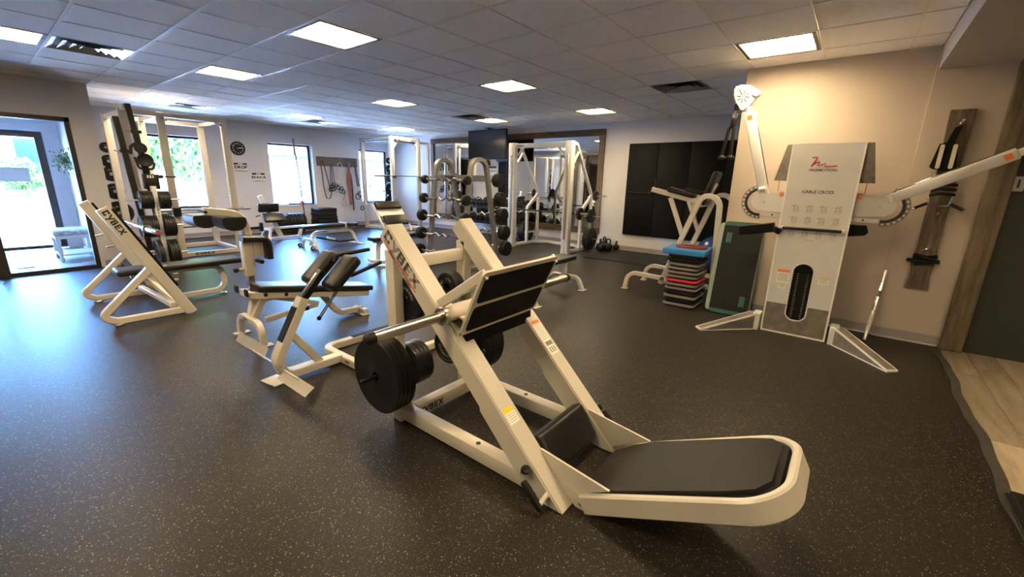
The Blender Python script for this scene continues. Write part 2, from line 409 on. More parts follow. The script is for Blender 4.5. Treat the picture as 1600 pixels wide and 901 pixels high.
# wavy rubber edge strip where the rubber ends
b = MB(); N = 90; L0, R0 = [], []
for i in range(N + 1):
    x = -1.5 + (5.25 + 1.5) * i / N
    w = 0.018 * math.sin(x * 5.1) + 0.010 * math.sin(x * 13.7 + 1)
    L0.append(Vector((x, -0.795 + 0.6 * w, 0.0045 + 0.004 * math.sin(x * 9)))); R0.append(Vector((x, -0.845 + 0.5 * w, 0.0055 + 0.004 * math.sin(x * 7 + 2))))
vsx = []; fsx = []
for a, c in zip(L0, R0): vsx += [a, c, a - Vector((0, 0, 0.012)), c - Vector((0, 0, 0.016))]
for i in range(N):
    k = 4 * i; fsx += [(k, k + 1, k + 5, k + 4), (k, k + 4, k + 6, k + 2), (k + 1, k + 3, k + 7, k + 5)]
b.raw(vsx, fsx); struct(b.build('trim_1', 'edge'), 'dark wavy rubber edge strip between rubber and planks')

def wall_with_holes(name, label, mat, lo, hi, along, holes):
    """a wall from box lo..hi with rectangular holes (a0, a1, z0, z1) along axis 'along'"""
    b = MB(); ax = 0 if along == 'x' else 1
    cuts = sorted({lo[ax], hi[ax], *[h[0] for h in holes], *[h[1] for h in holes]})
    for a0, a1 in zip(cuts, cuts[1:]):
        hs = [h for h in holes if h[0] <= a0 + 1e-6 and h[1] >= a1 - 1e-6]
        zs = [(lo[2], hi[2])]
        if hs: h = hs[0]; zs = [(lo[2], h[2]), (h[3], hi[2])]
        for z0, z1 in zs:
            if z1 - z0 < 1e-4: continue
            l = list(lo); u = list(hi); l[ax] = a0; u[ax] = a1; l[2] = z0; u[2] = z1
            b.b2(l, u)
    bmesh.ops.remove_doubles(b.bm, verts=b.bm.verts[:], dist=1e-5)
    return struct(b.build(name, mat, smooth=0), label)
WIN = ((2.33, 3.45), (4.78, 5.89), (7.27, 8.28)); WZ = (0.64, 2.17)
wall_with_holes('wall_back', 'light grey wall with three windows', 'wall', (-1.4, YB, 0), (XR + 0.2, YB + 0.24, CEIL + 0.1), 'x',
                [(a, c, *WZ) for a, c in WIN] + [(-0.9, 1.0, 0.0, 2.06)])
b = MB(); b.b2((XR, 1.0, 0), (XR + 0.2, YB, CEIL + 0.1)); struct(b.build('wall_right', 'wall', smooth=0), 'light grey wall carrying the mirror and the black mats')
b = MB(); b.b2((XT, -0.352, 0), (5.6, 1.12, CEIL + 0.1)); struct(b.build('wall_near_right', 'wall_lamplit', smooth=0), 'warm lit wall behind the cable machine')
b = MB(); b.b2((5.6, 1.0, 0), (XR, 1.12, CEIL + 0.1)); struct(b.build('wall_return', 'wall', smooth=0), 'return wall at the end of the warm wall')
wall_with_holes('wall_door', 'wall with the weathered board beside the dark door', 'wall_lamplit', (5.335, -4.2, 0), (5.6, -0.352, CEIL + 0.1), 'y', [(-1.90, -0.97, 0.0, 2.25)])
wall_with_holes('wall_left', 'grey partition with the glass entry door', 'wall', (-4.2, 8.75, 0), (1.31, 8.87, CEIL + 0.1), 'x', [(-0.95, 1.055, 0.0, 2.12)])
b = MB(); b.b2((1.20, 8.87, 0), (1.31, YB, CEIL + 0.1)); struct(b.build('wall_vestibule_right', 'wall', smooth=0))
b = MB(); b.b2((-1.3, 8.87, 0), (-1.2, YB, CEIL + 0.1)); struct(b.build('wall_vestibule_left', 'wall', smooth=0))
b = MB(); b.b2((-4.2, -4.2, -0.1), (-4.0, 8.75, CEIL + 0.1)); struct(b.build('wall_far_left', 'wall', smooth=0))
b = MB(); b.b2((-4.0, -4.4, -0.1), (5.6, -4.2, CEIL + 0.1)); struct(b.build('wall_front', 'wall', smooth=0))
b = MB(); b.b2((5.6, -4.4, -.12), (5.7, 1.0, CEIL + 0.1)); struct(b.build('leak_block_wall', 'outwall', smooth=0))  # unseen wall added behind the door to stop sky light leaking in
b = MB(); b.b2((-4, -4.2, 2.402), (5.335, -0.366, CEIL)); struct(b.build('soffit', 'soffit', smooth=0), 'lowered plain soffit over the plank floor')
b = MB(); b.b2((-4.4, -4.5, CEIL + 0.1), (XR + 0.3, YB + 0.3, CEIL + 0.3)); struct(b.build('sun_block_roof', 'outwall', smooth=0))  # unseen roof added to keep the sun out of the room
# vestibule floor
vf = bpy.data.objects.new('floor', None); COL.objects.link(vf); struct(vf, 'grey plank floor inside the glass entry')
for row in range(16):
    x = -1.2
    off = (row * 0.37) % 1.0
    for x0, x1 in ((-1.2, -1.2 + 0.5 + off), (-1.2 + 0.5 + off, 1.2)):
        bb = MB(); bb.b2((x0 + .001, 8.80 + row * 0.17 + .001, -0.02), (x1 - .001, 8.80 + (row + 1) * 0.17 - .001, -0.002)); bb.build('plank', 'plankgrey', vf, smooth=0)

# baseboards (vinyl cove base: board plus a pale toe)
def baseboard(name, p, q, n):
    p = Vector(p); q = Vector(q); n = Vector(n); h = 0.1
    b = MB(); d = (q - p); c = (p + q) / 2
    R = Matrix((d.normalized(), n, Vector((0, 0, 1)))).transposed()
    b.box(c + n * 0.004 + Vector((0, 0, h / 2)), (d.length, 0.008, h), R, 0.002)
    o = struct(b.build(name, 'base', smooth=0))
    b = MB(); b.box(c + n * 0.008 + Vector((0, 0, 0.008)), (d.length, 0.016, 0.016), R, 0.004); b.build('toe', 'basetoe', o, world=False, smooth=0)
baseboard('baseboard_back', (1.31, YB, 0), (XR, YB, 0), (0, -1, 0))
baseboard('baseboard_right', (XR, 1.12, 0), (XR, YB, 0), (-1, 0, 0))
baseboard('baseboard_near_right', (XT, -0.352, 0), (XT, 1.12, 0), (-1, 0, 0))
baseboard('baseboard_door', (5.335, -0.82, 0), (5.335, -0.352, 0), (-1, 0, 0))
baseboard('baseboard_left', (1.105, 8.75, 0), (1.31, 8.75, 0), (0, -1, 0))

# ------------------------------------------------------------------ windows
for i, (a, c) in enumerate(WIN):
    w = bpy.data.objects.new('window_%d' % (i + 1), None); COL.objects.link(w); w.location = ((a + c) / 2, YB + 0.19, WZ[0])
    struct(w, ('window with a tree outside, behind the left power rack', 'window between the clock signs and the strap board', 'window behind the corner power rack')[i])
    ROOTM[w.name] = Matrix.Translation(w.location)
    b = MB(); y = YB + 0.19; t = 0.045
    b.b2((a, y - .03, WZ[0]), (a + t, y + .03, WZ[1]), .004); b.b2((c - t, y - .03, WZ[0]), (c, y + .03, WZ[1]), .004)
    b.b2((a + t, y - .03, WZ[0]), (c - t, y + .03, WZ[0] + t), .004); b.b2((a + t, y - .03, WZ[1] - t), (c - t, y + .03, WZ[1]), .004)
    b.build('window_frame', 'darkframe', w)
    b = MB(); b.b2((a + t, y - .004, WZ[0] + t), (c - t, y + .004, WZ[1] - t)); b.build('pane', 'glass', w, smooth=0)
    b = MB(); b.b2((a, YB - 0.02, WZ[0] - 0.025), (c, YB + 0.16, WZ[0] + 0.002), .004); b.build('window_sill', 'white2', w)

# ------------------------------------------------------------------ glass entry door in the partition
dr = bpy.data.objects.new('door_1', None); COL.objects.link(dr); dr.location = (0.6, 8.77, 0); ROOTM[dr.name] = Matrix.Translation(dr.location)
struct(dr, 'dark framed glass entry panel in the grey partition')
b = MB(); b.b2((1.0, 8.73, 0), (1.055, 8.81, 2.12), .004); b.b2((-0.95, 8.73, 2.06), (1.055, 8.81, 2.12), .004); b.b2((0.04, 8.73, 0), (0.16, 8.81, 2.06), .004)
b.b2((0.16, 8.73, 0), (1.0, 8.81, 0.05), .004); b.b2((-0.95, 8.73, 0), (-0.9, 8.81, 2.06), .004); b.b2((-0.9, 8.73, 0), (0.04, 8.81, 0.05), .004)
b.build('door_frame', 'darkframe', dr)
b = MB(); b.b2((0.16, 8.765, 0.05), (1.0, 8.775, 2.06)); b.build('pane', 'glass', dr, smooth=0)
b = MB(); b.b2((-0.9, 8.765, 0.05), (0.04, 8.775, 2.06)); b.build('pane', 'glass', dr, smooth=0)
# outer door
dr2 = bpy.data.objects.new('door_2', None); COL.objects.link(dr2); dr2.location = (0.3, YB + .1, 0); ROOTM[dr2.name] = Matrix.Translation(dr2.location)
struct(dr2, 'dark framed outer glass door beyond the entry')
b = MB()
for x0, x1 in ((0.9, 1.0), (-0.02, 0.1), (-0.9, -0.8)): b.b2((x0, YB + .07, 0), (x1, YB + .13, 2.06), .004)
b.b2((-0.8, YB + .07, 1.96), (0.9, YB + .13, 2.06), .004); b.b2((-0.8, YB + .07, 0), (0.9, YB + .13, 0.06), .004)
b.build('door_frame', 'darkframe', dr2)
for x0, x1 in ((0.1, 0.9), (-0.8, -0.02)):
    b = MB(); b.b2((x0, YB + .097, .06), (x1, YB + .103, 1.96)); b.build('pane', 'glass', dr2, smooth=0)
# sign hung inside the outer door glass, its back to the gym
b = MB(); b.b2((0.28, YB + .075, 1.20), (0.74, YB + .083, 1.44), .002); sg = b.build('door_sign', 'ltgrey', None, loc=(0.51, YB + .08, 1.2)); tag(sg, 'pale rectangular sign hung on the outer glass door', 'sign')
# dark door with board trim on the right
d3 = bpy.data.objects.new('door_3', None); COL.objects.link(d3); d3.location = (5.36, -1.43, 0); ROOTM[d3.name] = Matrix.Translation(d3.location)
struct(d3, 'dark green door behind the wide weathered trim board')
b = MB(); b.b2((5.36, -1.90, -.02), (5.40, -0.97, 2.25), .003); b.build('slab', 'doorgreen', d3)
b = MB(); b.tube([(5.36, -1.80, 1.0), (5.30, -1.80, 1.0), (5.30, -1.68, 1.0)], .01, .015); b.build('handle', 'steel', d3)
b = MB(); b.box((5.305, -0.905, 1.2), (0.055, 0.15, 2.40), None, .006, 2); struct(b.build('trim_2', 'barnZ', None, loc=(5.305, -0.905, 0)), 'wide weathered vertical board beside the dark door')
b = MB(); b.box((5.305, -1.985, 1.2), (0.055, 0.15, 2.40), None, .006, 2); struct(b.build('trim_3', 'barnZ', None, loc=(5.305, -1.985, 0)))
np_ = thing('number_sign', 'small pale plaque with a 1 on the dark door', 'sign', (5.355, -1.02, 1.42))
b = MB(); b.b2((5.350, -1.055, 1.41), (5.3595, -0.985, 1.53), .003); b.build('plaque', 'ltgrey', np_)
b = MB(); b.text('1', (5.3485, -1.02, 1.468), (0, -1, 0), (0, 0, 1), 0.09); b.build('numeral', 'ink', np_, smooth=0)

# ------------------------------------------------------------------ ceiling
GX = [1.327 + 0.608 * n for n in range(-9, 13)]; GY = [1.064 + 0.61 * m for m in range(-3, 19)]
LIGHTS = {(1, 4), (1, 8), (1, 13), (5, 4), (5, 8), (5, 13), (9, 4), (9, 8), (9, 13), (5, -1), (-2, 8), (-3, 4), (-3, 0), (1, -1), (-6, 8), (-6, 4)}  # includes unseen panels added behind the viewer to brighten the room
VENTS = {(-1, 8), (2, 14), (6, 14), (8, 8), (7, 1)}
ce = bpy.data.objects.new('ceiling', None); COL.objects.link(ce); struct(ce, 'suspended ceiling of square grey tiles in a white grid')
def proj(p):
    v = Vector(p) - Vector((0, 0, EYE)); d = v.dot(f_)
    if d < 0.2: return None
    return 800 + 660 * v.dot(r_) / d, 450.5 - 660 * v.dot(u_) / d, d
def clipx(n): return max(GX[0], 1.327 + 0.608 * n)
tiles = []
for n in range(-9, 12):
    for m in range(-3, 18):
        if (n, m) in LIGHTS or (n, m) in VENTS: continue
        x0, x1 = 1.327 + .608 * n, 1.327 + .608 * (n + 1); y0, y1 = 1.064 + .61 * m, 1.064 + .61 * (m + 1)
        x0 = max(x0, -4); x1 = min(x1, XR); y0 = max(y0, -0.366); y1 = min(y1, YB)
        if x1 - x0 < .03 or y1 - y0 < .03: continue
        if y1 < 1.13 and x0 > 5.45: continue
        q = [proj((x, y, CEIL)) for x in (x0, x1) for y in (y0, y1)]
        vis = any(k and -20 < k[0] < 1620 and -20 < k[1] < 921 for k in q)
        ar = 0
        if vis and all(q): ar = 1e4 / max(k[2] for k in q) ** 2
        tiles.append((ar, x0, x1, y0, y1))
tiles.sort(reverse=True)
full = None; rest = MB(); nrest = 0
for i, (ar, x0, x1, y0, y1) in enumerate(tiles):
    c = ((x0 + x1) / 2, (y0 + y1) / 2, CEIL + 0.012); sz = (x1 - x0 - .012, y1 - y0 - .012, 0.016)
    if ar > 0 and i < 290:
        if abs(x1 - x0 - .608) < .002 and abs(y1 - y0 - .61) < .002:
            if full is None:
                b = MB(); b.box((0, 0, 0), sz); o = b.build('ceiling_tile', 'tile', ce, world=False, smooth=0); o.location = c; full = o.data
            else: inst('ceiling_tile', full, c, parent=ce)
        else:
            b = MB(); b.box((0, 0, 0), sz); o = b.build('ceiling_tile', 'tile', ce, world=False, smooth=0); o.location = c
    else: rest.box(c, sz); nrest += 1
o = rest.build('ceiling_tile_field', 'tile', ce, world=False, smooth=0); o['kind'] = 'stuff'
for x in GX:
    if -4 < x < XR:
        b = MB(); ya = -0.366 if x < 5.4 else 1.12
        b.b2((x - .012, ya, CEIL - .001), (x + .012, YB, CEIL + .004)); b.build('ceiling_tee', 'tee', ce, world=False, smooth=0)
for y in GY:
    if -0.36 < y < YB:
        b = MB(); xb = XR if y > 1.13 else 5.37
        b.b2((-4, y - .006, CEIL - .0006), (xb, y + .006, CEIL + .003)); b.build('ceiling_tee', 'tee', ce, world=False, smooth=0)
# recessed light panels
names = {(1, 4): 'largest bright ceiling light panel, at the upper left of the picture', (1, 8): 'ceiling light panel beyond the largest left one, before the left power rack',
         (1, 13): 'thin bright ceiling light just above the left power rack', (5, 4): 'ceiling light panel over the leg press, above the mirror corner', (5, 8): 'ceiling light panel over the adjustable bench, above the strap board',
         (5, 13): 'far ceiling light near the window wall, left of the corner rack', (9, 4): 'ceiling light panel in front of the mirror, right of the television', (9, 8): 'ceiling light panel directly above the television',
         (9, 13): 'far ceiling light over the corner power rack', (5, -1): 'warm ceiling light panel over the cable machine', (-2, 8): 'ceiling light panel cut by the left edge of the picture'}
def light(n, m, at=None):
    x0 = 1.327 + .608 * n; y0 = 1.064 + .61 * m; cx, cy = x0 + .304, y0 + .305
    CEIL = globals()['CEIL']
    if at: cx, cy, CEIL = at[0], at[1], 2.402 - .032
    t = thing('ceiling_light', names.get((n, m), 'unseen ceiling light panel added behind the viewer for brightness') if not at else 'unseen light panel added under the soffit for brightness', 'ceiling light', (cx, cy, CEIL), 0, 'recessed ceiling lights')
    b = MB(); s = .292; w = .03
    b.b2((cx - s, cy - s, CEIL - .002), (cx + s, cy - s + w, CEIL + .04)); b.b2((cx - s, cy + s - w, CEIL - .002), (cx + s, cy + s, CEIL + .04))
    b.b2((cx - s, cy - s + w, CEIL - .002), (cx - s + w, cy + s - w, CEIL + .04)); b.b2((cx + s - w, cy - s + w, CEIL - .002), (cx + s, cy + s - w, CEIL + .04))
    b.build('frame', 'lampframe', t, smooth=0)
    b = MB(); k = (s - w)
    for i in (-1, 1):
        b.b2((cx + i * k / 3 - .003, cy - k, CEIL + .006), (cx + i * k / 3 + .003, cy + k, CEIL + .022)); b.b2((cx - k, cy + i * k / 3 - .003, CEIL + .006), (cx + k, cy + i * k / 3 + .003, CEIL + .022))
    b.build('louvre', 'paper', t, smooth=0)
    b = MB(); b.b2((cx - k, cy - k, CEIL + .022), (cx + k, cy + k, CEIL + .03)); b.build('diffuser', 'lens', t, smooth=0)
for n, m in sorted(LIGHTS): light(n, m)
for x_ in (0.2, 2.0): light(0, 0, (x_, -2.3))  # unseen panels added under the soffit as extra light
vn = {(-1, 8): 'silver ceiling vent beside the light at the left edge', (2, 14): 'silver ceiling vent above the left power rack', (6, 14): 'small far ceiling vent above the strap board',
      (8, 8): 'ceiling vent left of the light above the television', (7, 1): 'grey ceiling vent left of the cable machine head'}
for n, m in sorted(VENTS):
    x0 = 1.327 + .608 * n; y0 = 1.064 + .61 * m; cx, cy = x0 + .304, y0 + .305
    t = thing('ceiling_vent', vn[(n, m)], 'vent', (cx, cy, CEIL), 0, 'square ceiling vents')
    b = MB(); b.b2((cx - .29, cy - .29, CEIL + .03), (cx + .29, cy + .29, CEIL + .036)); b.build('backing', 'lampframe', t, smooth=0)
    for k, s in enumerate((.29, .215, .14, .07)):
        b = MB(); d = .055 if k < 3 else .05
        zo, zi = CEIL - .003, CEIL + .026
        P = [(cx - s, cy - s), (cx + s, cy - s), (cx + s, cy + s), (cx - s, cy + s)]; I = [(cx - s + d, cy - s + d), (cx + s - d, cy - s + d), (cx + s - d, cy + s - d), (cx - s + d, cy + s - d)]
        vv = [(*p, zo) for p in P] + [(*p, zi) for p in I]; ff = [(j, (j + 1) % 4, 4 + (j + 1) % 4, 4 + j) for j in range(4)]
        b.raw(vv, ff); b.build('louvre', 'alu', t, smooth=0)
# ================================================================== outside
b = MB(); b.b2((-60, YB + .24, -0.4), (90, 90, -0.06)); struct(b.build('ground', 'concrete', smooth=0), 'sunlit pale pavement outside')
b = MB(); b.b2((-25, 22, -0.06), (4.0, 38, -0.03), 0.01); struct(b.build('lawn', 'grass'), 'green lawn strip outside the entry')
b = MB(); b.b2((5.0, 23.0, -0.06), (90, 27.0, -0.045)); struct(b.build('road', 'asphalt', smooth=0), 'road beyond the lawn')
def tree(name, label, x, y, h, rad, n, seed, tr=0.12, low=0.35):
    rnd = random.Random(seed)
    t = thing(name, label, 'tree', (x, y, -0.06))
    b = MB(); b.lathe([(tr * 1.3, 0), (tr, .5), (tr * .7, h * .55), (tr * .25, h * .85)], (x, y, -0.06), (0, 0, 1), 9)
    for k in range(6):
        a = k * 1.05; z = h * (.35 + .07 * k)
        b.tube([(x, y, z), (x + math.cos(a) * rad * .4, y + math.sin(a) * rad * .4, z + h * .14), (x + math.cos(a) * rad * .75, y + math.sin(a) * rad * .75, z + h * .2)], tr * .25, 0, k=6)
    b.build('trunk', 'bark', t)
    vs, fs = [], []
    for k in range(n):
        while True:
            p = Vector((rnd.uniform(-1, 1), rnd.uniform(-1, 1), rnd.uniform(-1, 1)))
            if .3 < p.length < 1: break
        p = p * (1 + .15 * math.sin(p.x * 9) * math.cos(p.z * 8))
        c = Vector((x + p.x * rad, y + p.y * rad, h * (.5 + low / 2) + p.z * h * (.5 - low / 2) * 1.0))
        R = Euler((rnd.uniform(0, 6), rnd.uniform(0, 6), rnd.uniform(0, 6))).to_matrix(); s = rnd.uniform(.07, .15)
        q = [R @ Vector(v) * s + c for v in ((-1, 0, 0), (0, -.45, .1), (1, 0, 0), (0, .45, .1))]
        i = len(vs); vs += q; fs.append((i, i + 1, i + 2, i + 3))
    b = MB(); b.raw(vs, fs); o = b.build('foliage', 'leaves', t, smooth=0); o['kind'] = 'stuff'
tree('leafy_tree', 'bright green leafy tree filling the window behind the left power rack', 4.3, 17.0, 4.6, 2.0, 9000, 3, low=.25)
tree('leafy_tree', 'green tree crown at the upper left of the middle window', 7.3, 20.0, 5.2, 1.5, 5000, 5, low=.4)
tree('leafy_tree', 'tree showing over the house beyond the entry door', -2.5, 52, 11, 4.0, 6000, 9, low=.4)
tree('young_shrub', 'yellow green shrub in front of the house beyond the entry', 2.1, 37, 2.0, 1.1, 1600, 11, tr=.03, low=.1)
def house(name, label, x0, x1, y0, y1, h, wins, roofh=1.0):
    t = thing(name, label, 'building', ((x0 + x1) / 2, (y0 + y1) / 2, -.06))
    b = MB(); b.b2((x0, y0, -.06), (x1, y1, h)); b.build('wall', 'siding', t, smooth=0)
    e = .5; ym = (y0 + y1) / 2
    b = MB(); b.prism([(y0 - e, h), (y1 + e, h), (ym, h + roofh)], (x0 - e, 0, 0), (0, 1, 0), (0, 0, 1), x1 - x0 + 2 * e); b.build('roof', 'roof', t, smooth=0)
    for xa, xb, za, zb in wins:
        b = MB(); b.b2((xa - .06, y0 - .05, za - .06), (xb + .06, y0 + .02, zb + .06)); f = b.build('window', 'white2', t, smooth=0)
        b = MB(); b.b2((xa, y0 - .07, za), (xb, y0 - .05, zb)); b.build('pane', 'houseglass', f, smooth=0)
house('tan_house', 'low house with dark windows beyond the entry door', -16, 5.2, 40, 48, 4.2, [(-4.2, -2.6, 1.4, 3.2), (-0.9, 0.7, 1.4, 3.2), (2.2, 3.9, 1.4, 3.2)])
house('pale_house', 'pale house with a porch roof across the street in the middle window', 9.5, 21.0, 29.5, 36, 2.6, [(11, 12.4, .9, 2.2), (14, 15.2, .5, 2.3), (17, 18.4, .9, 2.2)])
# parked car seen through the window behind the corner rack
cr = thing('parked_car', 'pale blue parked car outside the window behind the corner rack', 'car', (12.2, 16.2, -.06), math.radians(8))
b = MB()
side = [(-2.1, .35), (-2.15, .75), (-1.75, .92), (-1.05, 1.0), (-.55, 1.42), (.75, 1.45), (1.45, 1.02), (2.05, .9), (2.12, .4), (1.72, .33), (1.62, .52), (1.38, .62), (1.14, .52), (1.04, .3), (-1.04, .3), (-1.14, .52), (-1.38, .62), (-1.62, .52), (-1.72, .33)]
b.prism(side, (0, .85, 0), (1, 0, 0), (0, 0, 1), 1.7); bmesh.ops.bevel(b.bm, geom=[e for e in b.bm.edges if abs(e.verts[0].co.y - e.verts[1].co.y) < .01], offset=.06, segments=2, affect='EDGES')
b.build('body', 'carpaint', cr, world=False)
b = MB(); b.prism([(-.95, 1.02), (-.5, 1.38), (.7, 1.4), (1.3, 1.03)], (0, .87, 0), (1, 0, 0), (0, 0, 1), 1.74); b.build('side_window', 'houseglass', cr, world=False)
for sx in (-1.38, 1.38):
    for sy in (-.78, .78):
        b = MB(); b.lathe([(0, -.1), (.2, -.1), (.31, -.1), (.33, -.07), (.33, .07), (.31, .1), (.2, .1), (.18, .07), (0, .07)], (sx, sy, .33), (0, 1, 0), 20); b.build('wheel', 'rubber', cr, world=False)
# ================================================================== weight plates (one mesh per kind, each plate its own object)
_PM = {}
def plate_mesh(kind, R, t):
    key = (kind, R, t)
    if key in _PM: return _PM[key]
    h = t / 2; rh = 0.026 if R > .07 else .015
    if kind == 'flat':
        fr = [(rh, h), (R * .22, h), (R * .24, h * .9), (R * .9, h * .9), (R * .93, h), (R * .975, h), (R, h * .7)]
    else:
        fr = [(rh, h), (R * .27, h), (R * .31, h * .45), (R * .80, h * .45), (R * .85, h), (R * .97, h), (R, h * .75)]
    pr = fr + [(r, -z) for r, z in reversed(fr)]; pr.append(fr[0])
    b = MB(); b.lathe(pr, (0, 0, 0), (0, 0, 1), 36 if R > .1 else 24)
    me = bpy.data.meshes.new('weight_plate'); bmesh.ops.recalc_face_normals(b.bm, faces=b.bm.faces[:]); b.bm.to_mesh(me); b.bm.free()
    me.polygons.foreach_set('use_smooth', [True] * len(me.polygons)); me.set_sharp_from_angle(angle=math.radians(35))
    me.materials.append(M['satin'] if kind == 'flat' else M['iron'])
    _PM[key] = me
    return me
AXR = {'x': (0, PI / 2, 0), '-x': (0, -PI / 2, 0), 'y': (-PI / 2, 0, 0), '-y': (PI / 2, 0, 0), 'z': (0, 0, 0)}
def plate(kind, R, t, loc, axis, label, group):
    return tag(inst('weight_plate', plate_mesh(kind, R, t), loc, AXR[axis]), label, 'weight plate', group)
def arc_text(b, s, R, size, a0, step, z):
    for i, ch in enumerate(s):
        if ch == ' ': continue
        a = math.radians(a0 - step * i)
        u = Vector((math.cos(a), math.sin(a), 0)); tdir = Vector((math.sin(a), -math.cos(a), 0))
        b.text(ch, u * R + Vector((0, 0, z)), tdir, u, size)
def plate_text(p, R, t, words):
    """lettering cast on the outer face (local +z)"""
    b = MB(); h = t * .5 * .45 + .0012
    for s, rr, size, a0, step in words: arc_text(b, s, R * rr, size, a0, step, h)
    o = b.build('lettering', 'silverink', p, world=False, smooth=0)
    return o
ORD = ('first', 'second', 'third', 'fourth', 'fifth', 'sixth', 'seventh')
def stack(kind, R, t, n, start, axis, label, group, outer=None, outer_first=True):
    """n plates side by side from start along +axis letter"""
    res = []
    d = {'x': Vector((1, 0, 0)), 'y': Vector((0, 1, 0)), 'z': Vector((0, 0, 1))}[axis[-1]]
    for i in range(n):
        p = plate(kind, R, t, Vector(start) + d * (t * (i + .5) * 1.02), axis, label + (', %s from %s' % (ORD[i], 'left' if axis[-1] == 'x' else 'the right') if n > 1 else ''), group)
        res.append(p)
    if outer: res[0 if outer_first else -1]['label'] = outer
    return res

# ================================================================== leg press
lp = thing('leg_press', 'large cream plate-loaded leg press with black reclined back pad in the foreground', 'leg press', (1.69, 1.0, 0))
XL0, XL1, XR0, XR1 = 1.36, 1.47, 1.905, 2.015
railp = [(.763, 0), (1.939, 1.174), (2.012, 1.10), (1.25, .345), (1.262, .322), (.965, .022), (.90, 0)]
for x0, x1 in ((XL0, XL1), (XR0, XR1)):
    b = MB(); b.prism(railp, (x0, 0, 0), (0, 1, 0), (0, 0, 1), x1 - x0)
    bmesh.ops.bevel(b.bm, geom=b.bm.edges[:], offset=.006, segments=2, affect='EDGES')
    b.build('rail', 'white', lp)
for x0 in (XL0, XR0):
    b = MB(); b.b2((x0, 1.894, 0.0), (x0 + .06, 1.971, 1.035), .006, 2); po = b.build('rear_post', 'white', lp)
    b = MB(); b.prism([(1.895, .105), (1.895, .30), (1.80, .105)], (x0 + .026, 0, 0), (0, 1, 0), (0, 0, 1), .008); b.build('gusset', 'white', po)
b = MB(); b.b2((1.42, 1.90, .915), (1.905, 1.955, .985), .006, 2); b.build('crossbar', 'white', lp)
bs = MB(); bs.b2((1.36, .97, .028), (1.435, 1.90, .104), .006, 2); o = bs.build('base_beam', 'white', lp)
b = MB(); b.cyl((1.398, 1.30, .100), (1.398, 1.30, .1055), .013); b.build('hole_plug', 'ink', o)
bs = MB(); bs.b2((1.93, .97, .028), (2.005, 1.90, .104), .006, 2); o = bs.build('base_beam', 'white', lp)
b = MB(); b.cyl((1.968, 1.42, .100), (1.968, 1.42, .1055), .013); b.build('hole_plug', 'ink', o)
b = MB(); b.b2((1.435, 1.815, .028), (1.93, 1.885, .108), .006, 2); rb = b.build('rear_beam', 'white', lp)
b = MB(); b.text('CYBEX', (1.53, 1.8135, .066), (1, 0, 0), (0, 0, 1), .058, 1.0); b.b2((1.445, 1.8125, .036), (1.615, 1.8138, .0395)); b.build('lettering', 'ink', rb, smooth=0)
for x in (1.40, 1.965):
    b = MB(); b.cyl((x, 1.86, 0), (x, 1.86, .03), .03, 14, .004); b.build('foot', 'rubber', lp)
# lettering on the side of the near rail
dn = Vector((0, -.7071, -.7071)); up_ = Vector((0, -.7071, .7071)); xf = XL0 - .0012
def onrail(d, e): return Vector((xf, 1.939, 1.174)) + dn * d - up_ * e
b = MB(); b.text('CYBEX', onrail(.205, .038), dn, up_, .082, 1.35); b.build('lettering', 'greyink', lp, smooth=0)
b = MB(); b.text('STRENGTH SYSTEMS', onrail(.235, .091), dn, up_, .017, 1.62); b.build('lettering', 'ink', lp, smooth=0)
b = MB()
for d0, d1, e in ((.045, .40, .0755), (.045, .40, .0805)): b.beam(onrail(d0, e), onrail(d1, e), .0012, .0022, up=up_, bev=0)
b.build('red_stripe', 'red', lp, smooth=0)
# carriage with the two-panel foot plate
fp0 = Vector((1.37, 1.411, .676)); fpx = Vector((1, 0, 0)); fpy = Vector((0, -.4226, .9063)); fpn = fpx.cross(fpy)   # fpn faces the user (-Y, down side)
W, Hh = .622, .375
fpn = Vector((0, -.9063, -.4226))
b = MB(); pl = [(a + W / 2, c + Hh / 2) for a, c in rrect(W, Hh, .028, 5)]
b.prism(pl, fp0 - fpn * 0.0, fpx, fpy, .014)
fo = b.build('foot_plate', 'white', lp)
for lo, hi in ((.195, .350), (.022, .172)):
    b = MB(); r = rrect(W - .05, hi - lo, .022, 5); b.prism([(a + W / 2, c + (lo + hi) / 2) for a, c in r], fp0 + fpn * .0142, fpx, fpy, .0035)
    b.build('grip_panel', 'mat', fo)
for x in (1.385, 1.965):
    b = MB(); b.path([(x + .01, 1.255, 1.0), (x + .01, 1.575, .79), (x + .01, 1.60, .765), (x + .01, 1.425, .665)], .02, .05, (1, 0, 0), .02); b.build('side_bracket', 'white', lp)
b = MB(); b.b2((1.40, 1.36, .748), (1.975, 1.62, .756)); b.build('carriage_deck', 'white', lp)
b = MB(); b.b2((1.41, 1.395, .60), (1.96, 1.44, .668), .005); b.build('lower_bumper', 'mat', lp)
b = MB(); b.prism([(1.44, .60), (1.40, .665), (1.56, .66)], (1.88, 0, 0), (0, 1, 0), (0, 0, 1), .012); b.prism([(1.44, .60), (1.40, .665), (1.56, .66)], (1.47, 0, 0), (0, 1, 0), (0, 0, 1), .012); b.build('stop_bracket', 'mat', lp)
ax = (1.465, .772)
b = MB(); b.cyl((1.32, *ax), (2.06, *ax), .036, 24, .004); b.build('axle_tube', 'white', lp)
